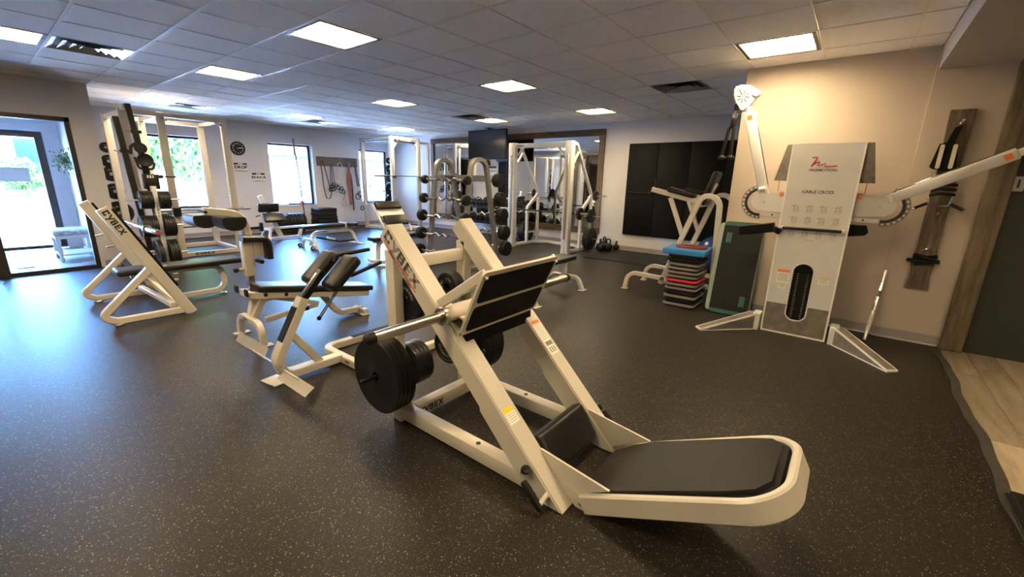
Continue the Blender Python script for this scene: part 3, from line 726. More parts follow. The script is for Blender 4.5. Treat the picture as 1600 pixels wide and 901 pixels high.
for x0, x1, cap in ((0.905, 1.335, .905), (2.475, 2.045, 2.475)):
    s = 1 if x1 > x0 else -1
    b = MB(); b.cyl((x0 + .012 * s, *ax), (x1, *ax), .0245, 24); sl = b.build('loading_sleeve', 'steel', lp)
    b = MB(); b.lathe([(0, 0), (.014, .002), (.024, .010), (.027, .02), (.027, .045), (0, .045)], (cap - .012 * s, *ax), (s, 0, 0), 20); b.build('end_cap', 'rubber', sl)
    b = MB(); b.lathe([(.0245, 0), (.044, 0), (.047, .006), (.047, .022), (.04, .028), (.0245, .028)], (x1 - .03 * s, *ax), (s, 0, 0), 24); b.build('collar', 'steel', sl)
# seat cushion between the rails
def yz(a): return Matrix.Rotation(a, 3, 'X')
b = MB(); b.box((1.688, .962, .135), (.425, .085, .215), yz(math.radians(-33)), .03, 4); b.build('seat_cushion', 'leather', lp)
# reclined back frame: a U of wide flat bar with a black pad inside
sl_ = math.atan(.51); bx_ = Vector((1, 0, 0)); by_ = Vector((0, -math.cos(sl_), math.sin(sl_))); bn = bx_.cross(by_)   # up-facing normal
bo = Vector((1.69, .76, .447 - .51 * .76))
if bn.z < 0: bn = -bn
Lb = .76 / math.cos(sl_) + .005
def bp(u, v, n=0): return bo + bx_ * u + by_ * v + bn * n
b = MB(); hw = .258
b.path([bp(-hw + .017, 0.03, -.046), bp(-hw + .017, Lb - .017, -.046), bp(hw - .017, Lb - .017, -.046), bp(hw - .017, 0.03, -.046)], .092, .034, bn, .15, 10, c=.008)
bf = b.build('back_frame', 'white', lp)
b = MB(); po = [(-hw + .05, .06), (-hw + .05, Lb - .2), (-hw + .07, Lb - .1), (-hw + .13, Lb - .06), (hw - .13, Lb - .06), (hw - .07, Lb - .1), (hw - .05, Lb - .2), (hw - .05, .06)]
b.prism(po, bp(0, 0, -.06), bx_, by_, .006); b.build('back_pan', 'white', bf)
b = MB(); pts = []
for u, v, r in ((-.15, .02, 1), (.15, .02, 1)): pass
prof = [(-.155, .0), (-.215, .10), (-.226, .2), (-.226, Lb - .20), (-.208, Lb - .10), (-.145, Lb - .048), (.145, Lb - .048), (.208, Lb - .10), (.226, Lb - .20), (.226, .2), (.215, .10), (.155, .0)]
b.prism(prof, bp(0, 0, -.05), bx_, by_, -.060); top = [e for e in b.bm.edges if all((v.co - bp(0, 0, 0)).dot(bn) > 0 for v in e.verts)]
bmesh.ops.bevel(b.bm, geom=top, offset=.018, segments=4, affect='EDGES'); b.build('back_pad', 'leather', lp)
# gussets, pivot brackets, handles, catch knobs
for x in (1.452, 1.912):
    b = MB(); b.prism([(.955, .20), (.905, .14), (.80, .034), (.60, .155)], (x, 0, 0), (0, 1, 0), (0, 0, 1), .011); b.build('gusset', 'white', lp)
for x in (1.445, 1.925):
    b = MB(); b.prism([(.80, .10), (.70, .055), (.70, .0), (.75, .0), (.83, .05)], (x, 0, 0), (0, 1, 0), (0, 0, 1), .012); pb = b.build('pivot_bracket', 'white', lp)
    b = MB(); b.cyl((x - .006, .725, .028), (x + .02, .725, .028), .011, 10, .002); b.build('bolt', 'steel', pb)
for x, s in ((XL0, -1), (XR1, 1)):
    b = MB(); b.tube([(x, .845, .07), (x + s * .055, .848, .052)], .012, 0); hd = b.build('handle_stub', 'white', lp)
    b = MB(); pr = [(0, 0), (.013, .001), (.0165, .008), (.0165, .03), (.0185, .04), (.0165, .055), (.0185, .07), (.0165, .085), (.0185, .10), (.0165, .12), (.0165, .135), (.012, .142), (0, .143)]
    b.lathe(pr, (x + s * .06, .838, .026), (0, .71, .70), 14); b.build('grip', 'rubber', hd)
    b = MB(); b.lathe([(0, 0), (.007, .0), (.008, .015), (.012, .024), (.019, .04), (.022, .055), (.018, .068), (0, .073)], (x + s * .01, .985, .118), (s * .3, -.62, .72), 14); b.build('catch_knob', 'satin', lp)
# printed labels on the rails
def raillabel(x0, x1, d0, d1, mat, name, par, lift=.0012):
    b = MB(); o = Vector((0, 1.939, 1.174)); n = Vector((0, -.7071, .7071))
    q = [Vector((x, 0, 0)) + o + dn * d + n * lift for x, d in ((x0, d0), (x1, d0), (x1, d1), (x0, d1))]
    b.raw(q, [(0, 1, 2, 3)]); return b.build(name, mat, par, smooth=0)
l1 = raillabel(1.378, 1.445, 1.14, 1.225, 'paper', 'caution_label', lp); raillabel(1.378, 1.445, 1.14, 1.168, 'yellow', 'header', l1, .0018)
for k in range(4): raillabel(1.386, 1.437, 1.178 + k * .011, 1.180 + k * .011, 'greyink', 'print_line', l1, .0018)
l2 = raillabel(1.925, 1.995, .80, 1.03, 'paper', 'warning_label', lp); raillabel(1.925, 1.995, .80, .822, 'orange', 'header', l2, .0018)
for k in range(10): raillabel(1.932, 1.988, .832 + k * .0105, .8345 + k * .0105, 'greyink', 'print_line', l2, .0018)
raillabel(1.93, 1.99, .945, .972, 'greyink', 'print_block', l2, .0018)
for k in range(3): raillabel(1.934 + k * .02, 1.944 + k * .02, .982, 1.018, 'greyink', 'figure_print', l2, .0018)
# storage pegs on the rear posts
for x0, x1, y, z in ((1.36, 1.138, 1.93, .335), (1.42, 1.60, 1.93, .335), (1.42, 1.62, 1.93, .74), (1.905, 1.73, 1.93, .35), (1.905, 1.72, 1.93, .745), (1.965, 2.18, 1.93, .335)):
    b = MB(); b.cyl((x0, y, z), (x1, y, z), .0125, 14, .004); b.build('storage_peg', 'satin', lp)
G = 'plates stored on the leg press'
stack('flat', .218, .0275, 4, (1.232, 1.93, .335), '-x', 'large flat black plate on the near leg press peg', G, 'outermost large flat black plate on the near lower peg of the leg press')
stack('flat', .130, .027, 4, (1.44, 1.93, .335), '-x', 'small flat plate on the inner low leg press peg', G)
p = stack('iron', .140, .026, 2, (1.44, 1.93, .73), '-x', 'iron plate hung high on the near leg press post', G)[0]
plate_text(p, .14, .026, (('10 LBS', .56, .026, 150, 14), ('STANDARD', .56, .026, 20, 13)))
p = stack('iron', .092, .019, 4, (1.775, 1.93, .752), '-x', 'small iron plate on the high far leg press peg', G, 'front small 10 pound plate on the high inner peg of the far post')[0]
plate_text(p, .092, .019, (('10 LBS', .56, .024, 150, 19), ('STD', .56, .024, 0, 19)))
p = stack('iron', .118, .024, 1, (1.765, 1.93, .352), '-x', 'single black iron plate on the low inner peg under the carriage', G)[0]
plate_text(p, .118, .024, (('STANDARD', .57, .022, 200, 15), ('10 LBS', .57, .022, 40, 15)))
p = stack('iron', .222, .026, 4, (1.99, 1.93, .335), '-x', 'large black iron plate on the far outer peg of the leg press', G, 'innermost large 20.4 kilo plate on the far outer peg of the leg press')[0]
plate_text(p, .222, .026, (('20.4', .62, .042, 60, 11), ('KILOS', .42, .042, 70, 17), ('45 LBS', .6, .04, 250, 12)))
# ================================================================== back extension bench
hy = thing('back_extension_bench', 'cream back extension bench with two black hip pads beside the leg press', 'exercise bench', (1.35, 2.95, 0))
Yh = 2.95
b = MB(); b.path([(1.58, Yh, .045), (1.16, Yh, .045), (1.12, Yh, .17), (1.345, Yh, .575)], .085, .06, (0, 1, 0), .10, 8); col = b.build('main_column', 'white', hy)
dcol = Vector((.225, 0, .405)).normalized(); ncol = Vector((-dcol.z, 0, dcol.x))
pm0 = Vector((1.12, Yh, .17)); 
b = MB(); b.beam(pm0 + dcol * .13 + ncol * .032, pm0 + dcol * .385 + ncol * .032, .075, .004, up=ncol, bev=0); b.build('grip_strip', 'mat', col)
b = MB(); b.beam((1.43, Yh, .05), (1.235, Yh, .335), .045, .05); b.build('brace', 'white', hy)
b = MB(); b.beam((1.325, Yh, .545), (1.50, Yh, .745), .062, .045); b.build('inner_post', 'satin', hy)
b = MB(); b.beam(Vector((1.335, Yh, .560)) + ncol * .024, Vector((1.48, Yh, .725)) + ncol * .024, .026, .004, up=ncol, bev=0); b.build('scale_strip', 'chrome', hy)
for yy in (-.012, .012):
    b = MB(); b.tube([(1.625, Yh + yy, .60), (1.45, Yh + yy, .40)], .005, 0, k=8); b.build('release_rod', 'satin', hy)
b = MB(); b.lathe([(0, 0), (.012, .002), (.017, .012), (.015, .026), (0, .032)], (1.452, Yh + .01, .405), (-.3, -.6, -.3), 12); b.build('release_knob', 'satin', hy)
b = MB(); b.path([(2.35, 2.62, .035), (1.60, 2.62, .035), (1.60, 3.22, .035), (2.35, 3.22, .035)], .06, .06, (0, 0, 1), .09, 7); bu = b.build('base_loop', 'white', hy)
b = MB(); b.beam((1.85, 3.22, .067), (2.25, 3.22, .067), .05, .004, bev=0); b.build('grip_strip', 'mat', bu)
b = MB(); b.b2((1.569, 2.80, .025), (1.5695, 2.86, .05)); b.build('nameplate', 'greyink', bu)
# floor plates and toe bar
b = MB(); b.box((1.115, 2.99, .006), (.12, .17, .008), rotZ(.15), .002); b.build('floor_plate', 'white', hy)
b = MB(); b.raw([(1.125, 2.44, .135), (1.125, 2.83, .135), (1.06, 2.83, .095), (1.06, 2.44, .095)], [(0, 1, 2, 3)])
bmesh.ops.solidify(b.bm, geom=b.bm.faces[:], thickness=.006); b.build('toe_plate', 'white', hy)
b = MB(); b.raw([(1.115, 3.15, .125), (1.115, 3.68, .125), (1.155, 3.68, .195), (1.155, 3.15, .195)], [(0, 1, 2, 3)])
bmesh.ops.solidify(b.bm, geom=b.bm.faces[:], thickness=.008); b.build('toe_plate', 'white', hy)
b = MB(); b.tube([(1.12, 2.62, .128), (1.12, 3.40, .128)], .008, 0, k=8); b.build('toe_bar', 'steel', hy)
b = MB(); b.beam((1.12, 2.985, .13), (1.19, 2.985, .29), .02, .035); b.build('toe_bar_bracket', 'white', hy)
for yc, xc, zc in ((3.075, 1.555, .745), (2.835, 1.585, .735)):
    b = MB(); b.box((xc, yc, zc), (.30, .165, .085), rotY(math.radians(-43)), .032, 4); pd = b.build('hip_pad', 'leather', hy)
    R = rotY(math.radians(-43)); 
    pts = [Vector((xc, yc, zc)) + R @ Vector((u, v, .012)) for u, v in rrect(.302, .167, .032, 4)]
    b = MB(); b.tube(pts, .003, 0, k=6, close=True); b.build('piping', 'satin', pd)
b = MB(); b.tube([(1.60, 2.95, .80), (1.62, 2.95, .845), (1.90, 2.95, .858)], .015, .02); b.build('hand_grip', 'rubber', hy)
b = MB(); b.tube([(1.66, 2.84, .70), (1.90, 2.80, .775)], .015, 0); b.build('hand_grip', 'rubber', hy)

# ================================================================== decline bench with leg holder
de = thing('decline_bench', 'cream decline bench with black pad and padded leg-holder post', 'exercise bench', (1.8, 3.98, 0))
yd = 3.98
dz = lambda x: .50 + (x - 1.376) * (-.20 / 1.13)
A = Vector((1.39, yd, dz(1.39) - .03)); B = Vector((2.50, yd, dz(2.50) - .03)); sd_ = (B - A).normalized(); ang = -math.atan2(sd_.z, sd_.x)
b = MB(); b.box((A + B) / 2 + Vector((0, 0, .0)), ((B - A).length, .28, .055), rotY(ang), .018, 4); b.build('pad', 'leather', de)
b = MB()
for s in (-1, 1): b.beam(A + Vector((-.06, s * .09, -.052)), B + Vector((-.04, s * .09, -.052)), .045, .055); 
b.beam(A + Vector((-.05, -.1, -.052)), A + Vector((-.05, .1, -.052)), .04, .055)
fr = b.build('pad_frame', 'white', de)
for x in (1.45, 1.62):
    b = MB(); b.cyl((x, yd - .115, dz(x) - .085), (x, yd - .111, dz(x) - .085), .017, 14); b.build('bolt_cap', 'satin', fr)
for s in (-1, 1):
    b = MB(); b.b2((1.295, yd + s * .105 - .03, .415), (1.31, yd + s * .105 + .03, .475), .003); b.build('end_cap', 'rubber', fr)
b = MB(); b.path([(1.33, yd - .26, .0), (1.33, yd - .24, .19), (1.33, yd + .20, .19), (1.33, yd + .22, .0)], .05, .05, (1, 0, 0), .15, 8); af = b.build('front_arch', 'white', de)
b = MB(); b.text('CYBEX', (1.3035, yd + .01, .19), (0, -1, 0), (0, 0, 1), .032); b.build('lettering', 'ink', af, smooth=0)
for s in (-.26, .22):
    b = MB(); b.b2((1.27, yd + s - .035, 0), (1.40, yd + s + .035, .01), .003); b.build('foot_plate', 'white', de)
b = MB(); b.beam((1.37, yd - .02, .20), (1.50, yd - .02, .43), .05, .05); b.build('front_strut', 'white', de)
b = MB(); b.beam((1.36, yd + .03, .20), (1.42, yd + .03, .42), .07, .045); b.build('front_strut', 'white', de)
b = MB(); b.path([(1.62, yd, .39), (1.95, yd, .355), (2.12, yd, .10), (2.18, yd, .045), (2.42, yd - .02, .045)], .055, .055, (0, 1, 0), .10, 7); b.build('rear_leg', 'white', de)
b = MB(); b.b2((2.34, yd - .16, 0), (2.42, yd + .10, .012), .003); b.b2((2.36, yd - .14, .012), (2.42, yd + .08, .06), .004); b.build('rear_foot', 'white', de)
b = MB(); b.beam((1.44, yd - .05, .16), (1.92, yd - .05, .205), .045, .045); st = b.build('lower_strut', 'white', de)
b = MB(); b.b2((1.70, yd - .0745, .17), (1.83, yd - .0732, .205)); b.build('grip_strip', 'mat', st)
b = MB(); b.beam((1.50, yd - .04, .36), (1.93, yd - .06, .215), .035, .035); st = b.build('adjust_strut', 'white', de)
b = MB(); b.beam((1.74, yd - .0725, .283), (1.84, yd - .0772, .25), .002, .03, bev=0); b.build('caution_label', 'yellow', st)
b = MB(); b.b2((1.46, yd - .06, .33), (1.62, yd + .06, .40), .006); b.build('pivot_box', 'white', de)
# leg-holder post, foam-wrapped bracket and roller arm
b = MB(); b.b2((1.362, yd, .56), (1.44, yd + .08, .90), .008, 2); post = b.build('leg_post', 'white', de)
b = MB(); b.b2((1.378, yd + .014, .40), (1.425, yd + .066, .58), .003); b.build('inner_post', 'chrome', post)
b = MB(); b.tube([(1.365, yd + .04, .62), (1.325, yd + .04, .62)], .014, 0); kn = b.build('pull_pin', 'white', post)
b = MB(); b.lathe([(0, -.02), (.012, -.018), (.02, -.008), (.02, .008), (.012, .018), (0, .02)], (1.30, yd + .04, .62), (1, 0, 0), 12); b.build('pull_knob', 'satin', post)
b = MB(); b.path([(1.345, yd - .03, .895), (1.545, yd - .03, .875), (1.545, yd - .03, .70)], .10, .05, (0, 1, 0), .05, 6, c=.014); b.build('foam_bracket', 'leather', de)
b = MB(); b.b2((1.44, yd - .005, .725), (1.525, yd + .012, .855)); b.build('bracket_plate', 'white', de)
b = MB(); b.cyl((1.46, yd - .10, .69), (1.46, yd - .0, .69), .018, 10); b.build('lower_roller', 'rubber', de)
b = MB(); b.path([(1.425, yd + .05, .89), (1.40, yd + .05, 1.09), (1.13, yd + .05, 1.125)], .075, .06, (0, 1, 0), .14, 8); b.build('roller_arm', 'white', de)
b = MB(); b.cyl((1.13, yd - .02, 1.12), (1.13, yd + .12, 1.12), .012, 10); b.build('arm_pin', 'satin', de)
Dp = [(-.085, .04), (-.09, .0), (-.075, -.045), (-.03, -.068), (.03, -.07), (.075, -.045), (.09, .0), (.085, .04)]
for x, y0 in ((1.315, yd - .05), (1.215, yd + .30)):
    b = MB(); b.prism([(u, v) for u, v in Dp], (x, y0, 1.03), (1, 0, 0), (0, 0, 1), -.30 if y0 > yd + .2 else -.26)
    bmesh.ops.bevel(b.bm, geom=b.bm.edges[:], offset=.008, segments=2, affect='EDGES'); b.build('thigh_pad', 'leather', de)

# ================================================================== olympic flat bench (left)
bp_ = thing('bench_press', 'cream olympic bench press with slanted uprights and black pad', 'weight bench', (1.2, 5.83, 0))
for y, dx in ((5.25, 0.0), (6.40, 0.02)):
    b = MB(); b.path([(1.235 + dx, y, .0), (.715 + dx, y, 1.09)], .065, .095, (0, 1, 0), 0, c=.008); u = b.build('upright', 'white', bp_)
    nn = Vector((.9026, 0, .4306)); q0 = Vector((.715 + dx + .52 * .03, y, 1.09 - 1.09 * .03)) + nn * .058; q1 = Vector((.715 + dx + .52 * .74, y, 1.09 - 1.09 * .74)) + nn * .058
    b = MB(); b.beam(q0, q1, .06, .022, up=nn, bev=.003); b.build('rubber_guard', 'mat', u)
    b = MB(); b.path([(.955 + dx, y, .50), (.55 + dx, y, .10), (.66 + dx, y, .045), (1.22 + dx, y, .045)], .055, .06, (0, 1, 0), .085, 8); b.build('side_loop', 'white', bp_)
    b = MB(); b.tube([(.66 + dx + .03 * math.cos(t), y + .03 * math.sin(t), .012) for t in [2 * PI * k / 12 for k in range(12)]], .009, 0, k=6, close=True); b.build('foot_ring', 'alu', bp_)
    for t in (.30, .42, .56, .70):
        px, pz = .715 + dx + .52 * t, 1.09 - 1.09 * t
        b = MB(); b.cyl((px - .05, y - .035 if t < .5 else y, pz - .02), (px - .12, y - .035 if t < .5 else y, pz - .03), .012, 10) if y > 6 else b.cyl((px + .03, y + .035, pz + .03), (px + .10, y + .035, pz + .03), .012, 10)
        b.build('bar_stop', 'steel', bp_)
b = MB(); d_ = Vector((.52, 0, -1.09)).normalized(); n_ = Vector((1.09, 0, .52)).normalized()
b.text('CYBEX', Vector((.775, 5.2165, .965)), d_, n_, .07, 1.05); b.build('lettering', 'ink', bp_, smooth=0)
b = MB(); b.beam((1.10, 5.28, .10), (1.06, 6.40, .10), .05, .05); b.build('lower_cross', 'white', bp_)
b = MB(); b.beam((1.00, 5.83, .36), (1.16, 5.30, .08), .045, .045); b.build('diagonal_brace', 'white', bp_)
b = MB(); b.beam((1.00, 5.83, .36), (1.16, 6.36, .08), .045, .045); b.build('diagonal_brace', 'white', bp_)
b = MB(); b.box((1.355, 5.83, .405), (1.14, .29, .06), None, .022, 4); b.build('bench_pad', 'leather', bp_)
b = MB(); b.path([(.90, 5.83, .355), (1.72, 5.83, .355), (1.76, 5.83, .055), (1.10, 5.83, .055)], .05, .055, (0, 1, 0), .11, 8); b.build('bench_frame', 'white', bp_)
b = MB(); b.tube([(1.72 + .028 * math.cos(t), 5.83 + .028 * math.sin(t), .014) for t in [2 * PI * k / 12 for k in range(12)]], .009, 0, k=6, close=True); b.build('foot_ring', 'alu', bp_)
b = MB(); b.beam((1.2, 5.83, .05), (1.2, 6.38, .05), .05, .05); b.build('rear_stretcher', 'white', bp_)
# barbell on its uprights
bb = thing('barbell', 'chrome olympic barbell racked on the bench press uprights', 'barbell', (.985, 5.83, .905))
b = MB(); b.cyl((.985, 5.0, .895), (.985, 6.66, .895), .014, 12); b.build('shaft', 'chrome', bb)
for y0, y1 in ((5.16, 4.78), (6.50, 6.88)):
    b = MB(); b.cyl((.985, y0, .895), (.985, y1, .895), .025, 18, .003); sl = b.build('sleeve', 'chrome', bb)
    s = 1 if y1 > y0 else -1
    b = MB(); b.cyl((.985, y1, .895), (.985, y1 + s * .002, .895), .016, 16); b.build('end_disc', 'red', sl)
    b = MB(); b.cyl((.985, y0, .895), (.985, y0 - s * .025, .895), .036, 18, .003); b.build('collar', 'chrome', sl)

# ================================================================== plate tree
pt = thing('plate_tree', 'cream plate tree loaded with black plates behind the bench press', 'weight rack', (1.65, 7.8, 0))
b = MB(); b.b2((1.615, 7.77, .05), (1.675, 7.85, 1.22), .006, 2); cm_ = b.build('column', 'white2', pt)
b = MB(); b.beam((1.645, 7.45, .03), (1.645, 8.15, .03), .06, .06); b.build('base_beam', 'white2', pt)
b = MB(); b.beam((1.35, 8.05, .03), (1.95, 8.05, .03), .06, .06); b.build('base_beam', 'white2', pt)
for k in range(5):
    b = MB(); b.text('CYBEX'[k], (1.645, 7.7688, .98 - k * .045), (1, 0, 0), (0, 0, 1), .04); b.build('lettering', 'ink', cm_, smooth=0)
G = 'plates on the cream plate tree'
for z, zr, R, t, nl, nr in ((1.03, 1.03, .125, .024, 6, 5), (.66, .66, .155, .026, 7, 5), (.26, .26, .20, .028, 2, 4)):
    b = MB(); b.cyl((1.615, 7.81, z), (1.315, 7.81, z), .0125, 12, .003); b.build('peg', 'steel', pt)
    b = MB(); b.cyl((1.675, 7.81, z), (1.93, 7.81, z), .0125, 12, .003); b.build('peg', 'steel', pt)
    nm = {1.03: 'top', .66: 'middle', .26: 'bottom'}[z]
    stack('iron', R, t, nl, (1.61 - nl * t * 1.02, 7.81, z), '-x', 'black iron plate on the %s left peg of the plate tree' % nm, G)
    stack('iron', R, t, nr, (1.68, 7.81, z), '-x', 'black iron plate on the %s right peg of the plate tree' % nm, G)

# ================================================================== black upright machine behind the plate tree
bm_ = thing('black_cable_post', 'tall black twin-post lever machine standing behind the plate tree', 'exercise machine', (1.6, 8.45, 0))
b = MB(); b.beam((1.50, 8.45, 2.17), (1.62, 8.45, .03), .055, .07); b.build('post', 'blacksteel', bm_)
b = MB(); b.beam((1.655, 8.45, 2.36), (1.72, 8.45, 1.60), .055, .07); b.build('post', 'blacksteel', bm_)
b = MB(); b.beam((1.72, 8.45, 1.65), (1.80, 8.45, .03), .06, .08); b.build('post', 'blacksteel', bm_)
b = MB(); b.b2((1.25, 8.12, 0), (1.33, 8.60, .05), .006); b.b2((1.33, 8.40, .0), (1.98, 8.50, .06), .006); b.b2((1.90, 8.12, 0), (1.98, 8.60, .05), .006); b.build('base', 'blacksteel', bm_)
b = MB(); b.path([(1.71, 8.42, 1.90), (1.70, 8.42, 1.84), (1.60, 8.42, 1.77), (1.585, 8.42, 1.66)], .05, .035, (0, 1, 0), .035, 5); b.build('bent_arm', 'blacksteel', bm_)
for z, x in ((1.98, 1.70), (1.70, 1.535)):
    b = MB(); b.box((x, 8.45, z), (.12, .085, .045), None, .006); cl = b.build('sliding_collar', 'blacksteel', bm_)
    b = MB(); b.tube([(x - .06, 8.45, z), (x - .12, 8.45, z)], .009, 0, k=8); b.build('pin', 'steel', cl)
b = MB(); b.b2((1.66, 8.30, 1.16), (1.84, 8.42, 1.38), .01, 2); bx = b.build('weight_box', 'blacksteel', bm_)
b = MB(); b.b2((1.70, 8.2985, 1.325), (1.716, 8.2992, 1.365)); b.b2((1.728, 8.2985, 1.325), (1.75, 8.2992, 1.365)); b.b2((1.762, 8.2985, 1.325), (1.778, 8.2992, 1.365)); b.build('pale_print', 'paper', bx, smooth=0)
b = MB(); b.cyl((1.84, 8.36, 1.345), (1.90, 8.36, 1.345), .03, 14); b.cyl((1.90, 8.36, 1.345), (2.06, 8.36, 1.345), .012, 12); b.build('side_bar', 'blacksteel', bm_)
for x, z, R in ((1.70, 1.75, .075), (1.73, 1.58, .095)):
    b = MB(); b.lathe([(0, -.03), (R * .4, -.03), (R * .45, -.015), (R * .85, -.015), (R, -.025), (R, .025), (R * .85, .015), (0, .015)], (x, 8.37, z), (0, -1, 0), 24); b.build('pulley', 'blacksteel', bm_)
b = MB(); b.tube([(1.62, 8.40, 1.62), (1.64, 8.36, 1.46), (1.80, 8.33, 1.45), (1.83, 8.36, 1.55)], .016, .04); b.build('lever', 'blacksteel', bm_)

# ================================================================== power rack by the left window
def rack_holes(b, x, y, z0, z1, face='y', s=-1, step=.055):
    z = z0
    while z < z1:
        if face == 'y': b.cyl((x, y + s * .0005, z), (x, y + s * .0018, z), .009, 8)
        else: b.cyl((x + s * .0005, y, z), (x + s * .0018, y, z), .009, 8)
        z += step
def power_rack(name, label, xs, y0, y1, H, mat, loc):
    t = thing(name, label, 'power rack', loc)
    for x in xs:
        for y in (y0, y1):
            b = MB(); b.b2((x - .05, y - .038, 0), (x + .05, y + .038, H), .006, 2); p = b.build('upright', mat, t)
            if y == y0 and x == xs[-1]:
                b = MB(); rack_holes(b, x - .05, y + .01, .45, H - .15, 'x', -1); o = b.build('hole_row', 'ink', p, smooth=0); o['kind'] = 'stuff'
    for y in (y0, y1):
        b = MB(); b.beam((xs[0] - .038, y, H - .035), (xs[-1] + .038, y, H - .035), .07, .07); b.build('top_beam', mat, t)
        b = MB(); b.beam((xs[-2], y, .04), (xs[-1], y, .04), .06, .07); b.build('base_beam', mat, t)
    for x in xs:
        b = MB(); b.beam((x, y0, H - .04), (x, y1, H - .04), .06, .06); b.build('top_side_beam', mat, t)
        b = MB(); b.beam((x, y0, .04), (x, y1, .04), .06, .07); b.build('base_side_beam', mat, t)
    return t
r1 = power_rack('power_rack', 'tall cream power rack in front of the left window', (1.66, 2.11, 2.99), 8.86, 10.05, 2.33, 'white', (2.3, 9.4, 0))
b = MB(); b.text('CYBEX', (2.42, 8.8285, .045), (1, 0, 0), (0, 0, 1), .06, 1.5); b.build('lettering', 'ink', r1, smooth=0)
for x in (2.11, 2.85):
    b = MB(); b.tube([(x + .02, 8.86, 2.25), (x + .02, 8.62, 2.20)], .014, 0); b.build('chin_up_handle', 'satin', r1)
b = MB(); b.b2((1.63, 8.60, 2.30), (1.69, 8.86, 2.37), .006); b.build('front_bracket', 'white', r1)
for y in (8.86, 10.05):
    for z in (.42, .62):
        pass
for z, sg_ in ((.40, 1), (.66, 1)):
    b = MB(); b.cyl((2.148, 9.95, z), (2.952, 9.95, z), .013, 12); b.build('safety_bar', 'satin', r1)
b = MB(); b.cyl((2.99, 8.90, .74), (2.99, 10.0, .74), .014, 12); b.build('safety_bar', 'satin', r1)
b = MB(); b.cyl((2.11, 8.90, .74), (2.11, 10.0, .74), .014, 12); b.build('safety_bar', 'satin', r1)
b = MB(); b.b2((2.06, 8.76, .70), (2.16, 8.82, .84), .006); b.build('bar_hook', 'satin', r1)
b = MB(); b.beam((2.99, 10.05, .05), (3.03, 10.05, .50), .06, .06); b.build('rear_stub', 'white', r1)
G = 'plates on the rear post of the left power rack'
for z, R, nm in ((1.80, .085, 'topmost small'), (1.575, .105, 'second from top'), (1.365, .125, 'middle'), (1.07, .135, 'second from bottom'), (.70, .20, 'lowest large')):
    b = MB(); b.cyl((1.60, 10.088, z), (1.60, 10.22, z), .0125, 10); b.build('storage_peg', 'steel', r1)
    pl = plate('iron', R, .03, (1.60, 10.14, z), '-y', '%s round plate on the rear post of the left power rack' % nm, G)
    plate_text(pl, R, .03, (('LBS', .55, R * .25, 120, 22),))
# barbell lying in the left rack
bb2 = thing('barbell', 'steel barbell resting in the left power rack before the window', 'barbell', (2.55, 8.78, .80))
b = MB(); b.cyl((1.95, 8.79, .80), (3.15, 8.79, .80), .014, 12); b.build('shaft', 'steel', bb2)
for x0, x1 in ((2.02, 1.88), (3.08, 3.22)):
    b = MB(); b.cyl((x0, 8.79, .80), (x1, 8.79, .80), .025, 16, .003); b.build('sleeve', 'steel', bb2)
# ================================================================== things on the window wall
ck = thing('wall_clock', 'round black wall clock with white numerals', 'clock', (4.11, YB, 1.83))
b = MB(); b.lathe([(0, 0), (.15, 0), (.155, .01), (.155, .028), (.145, .034), (.138, .026), (0, .026)], (4.11, YB, 1.985), (0, -1, 0), 40); b.build('case', 'satin', ck)
b = MB()
for k in range(12):
    a = PI / 2 - 2 * PI * (k + 1) / 12; b.text(str(k + 1), (4.11 + .108 * math.cos(a), YB - .0275, 1.985 + .108 * math.sin(a)), (1, 0, 0), (0, 0, 1), .042)
b.build('numerals', 'paper', ck, smooth=0)
for a, L, w in ((.20, .075, .010), (.06, .10, .007)):
    b = MB(); b.beam((4.11 - math.cos(a) * .02, YB - .03, 1.985 - math.sin(a) * .02), (4.11 + math.cos(a) * L, YB - .03, 1.985 + math.sin(a) * L), .002, w, bev=0); b.build('hand', 'paper', ck, smooth=0)
def wall_sign(label, x0, x1, z0, z1, word, size):
    t = thing('wall_sign', label, 'sign', ((x0 + x1) / 2, YB, z0), 0, 'black and white gym signs')
    b = MB(); b.b2((x0, YB - .012, z0), (x1, YB, z1), .003); b.build('panel', 'paper', t)
    h = z1 - z0; w = x1 - x0; cx = (x0 + x1) / 2
    b = MB(); b.b2((x0 + .008, YB - .0135, z1 - h * .25), (x1 - .008, YB - .0125, z1 - .01)); hd = b.build('header_band', 'ink', t, smooth=0)
    b = MB(); b.b2((cx - w * .18, YB - .0145, z1 - h * .21), (cx + w * .18, YB - .0137, z1 - h * .09)); b.build('header_print', 'ltgrey', hd, smooth=0)
    b = MB(); b.b2((x0 + .01, YB - .0135, z0 + .008), (x1 - .01, YB - .0125, z0 + .02)); b.b2((x0 + .01, YB - .0135, z0 + .02), (x0 + .014, YB - .0125, z1 - .02)); b.b2((x1 - .014, YB - .0135, z0 + .02), (x1 - .01, YB - .0125, z1 - .02)); b.build('border', 'ink', t, smooth=0)
    b = MB(); b.text(word, (cx, YB - .0135, z0 + h * .48), (1, 0, 0), (0, 0, 1), size, 1.05, .05); b.build('lettering', 'ink', t, smooth=0)
    b = MB(); b.b2((cx - w * .35, YB - .0135, z0 + h * .2), (cx + w * .35, YB - .0128, z0 + h * .225)); b.b2((cx - w * .3, YB - .0135, z0 + h * .13), (cx + w * .3, YB - .0128, z0 + h * .15)); b.build('print_line', 'greyink', t, smooth=0)
wall_sign('white wall sign reading DROP below the clock', 3.97, 4.27, 1.46, 1.67, 'DROP', .095)
wall_sign('white wall sign reading RE-RACK beside the middle window', 4.34, 4.64, 1.23, 1.45, 'RE-RACK', .075)
ou = thing('wall_outlet', 'white wall outlet below the tan belt', 'outlet', (6.6, YB, .40))
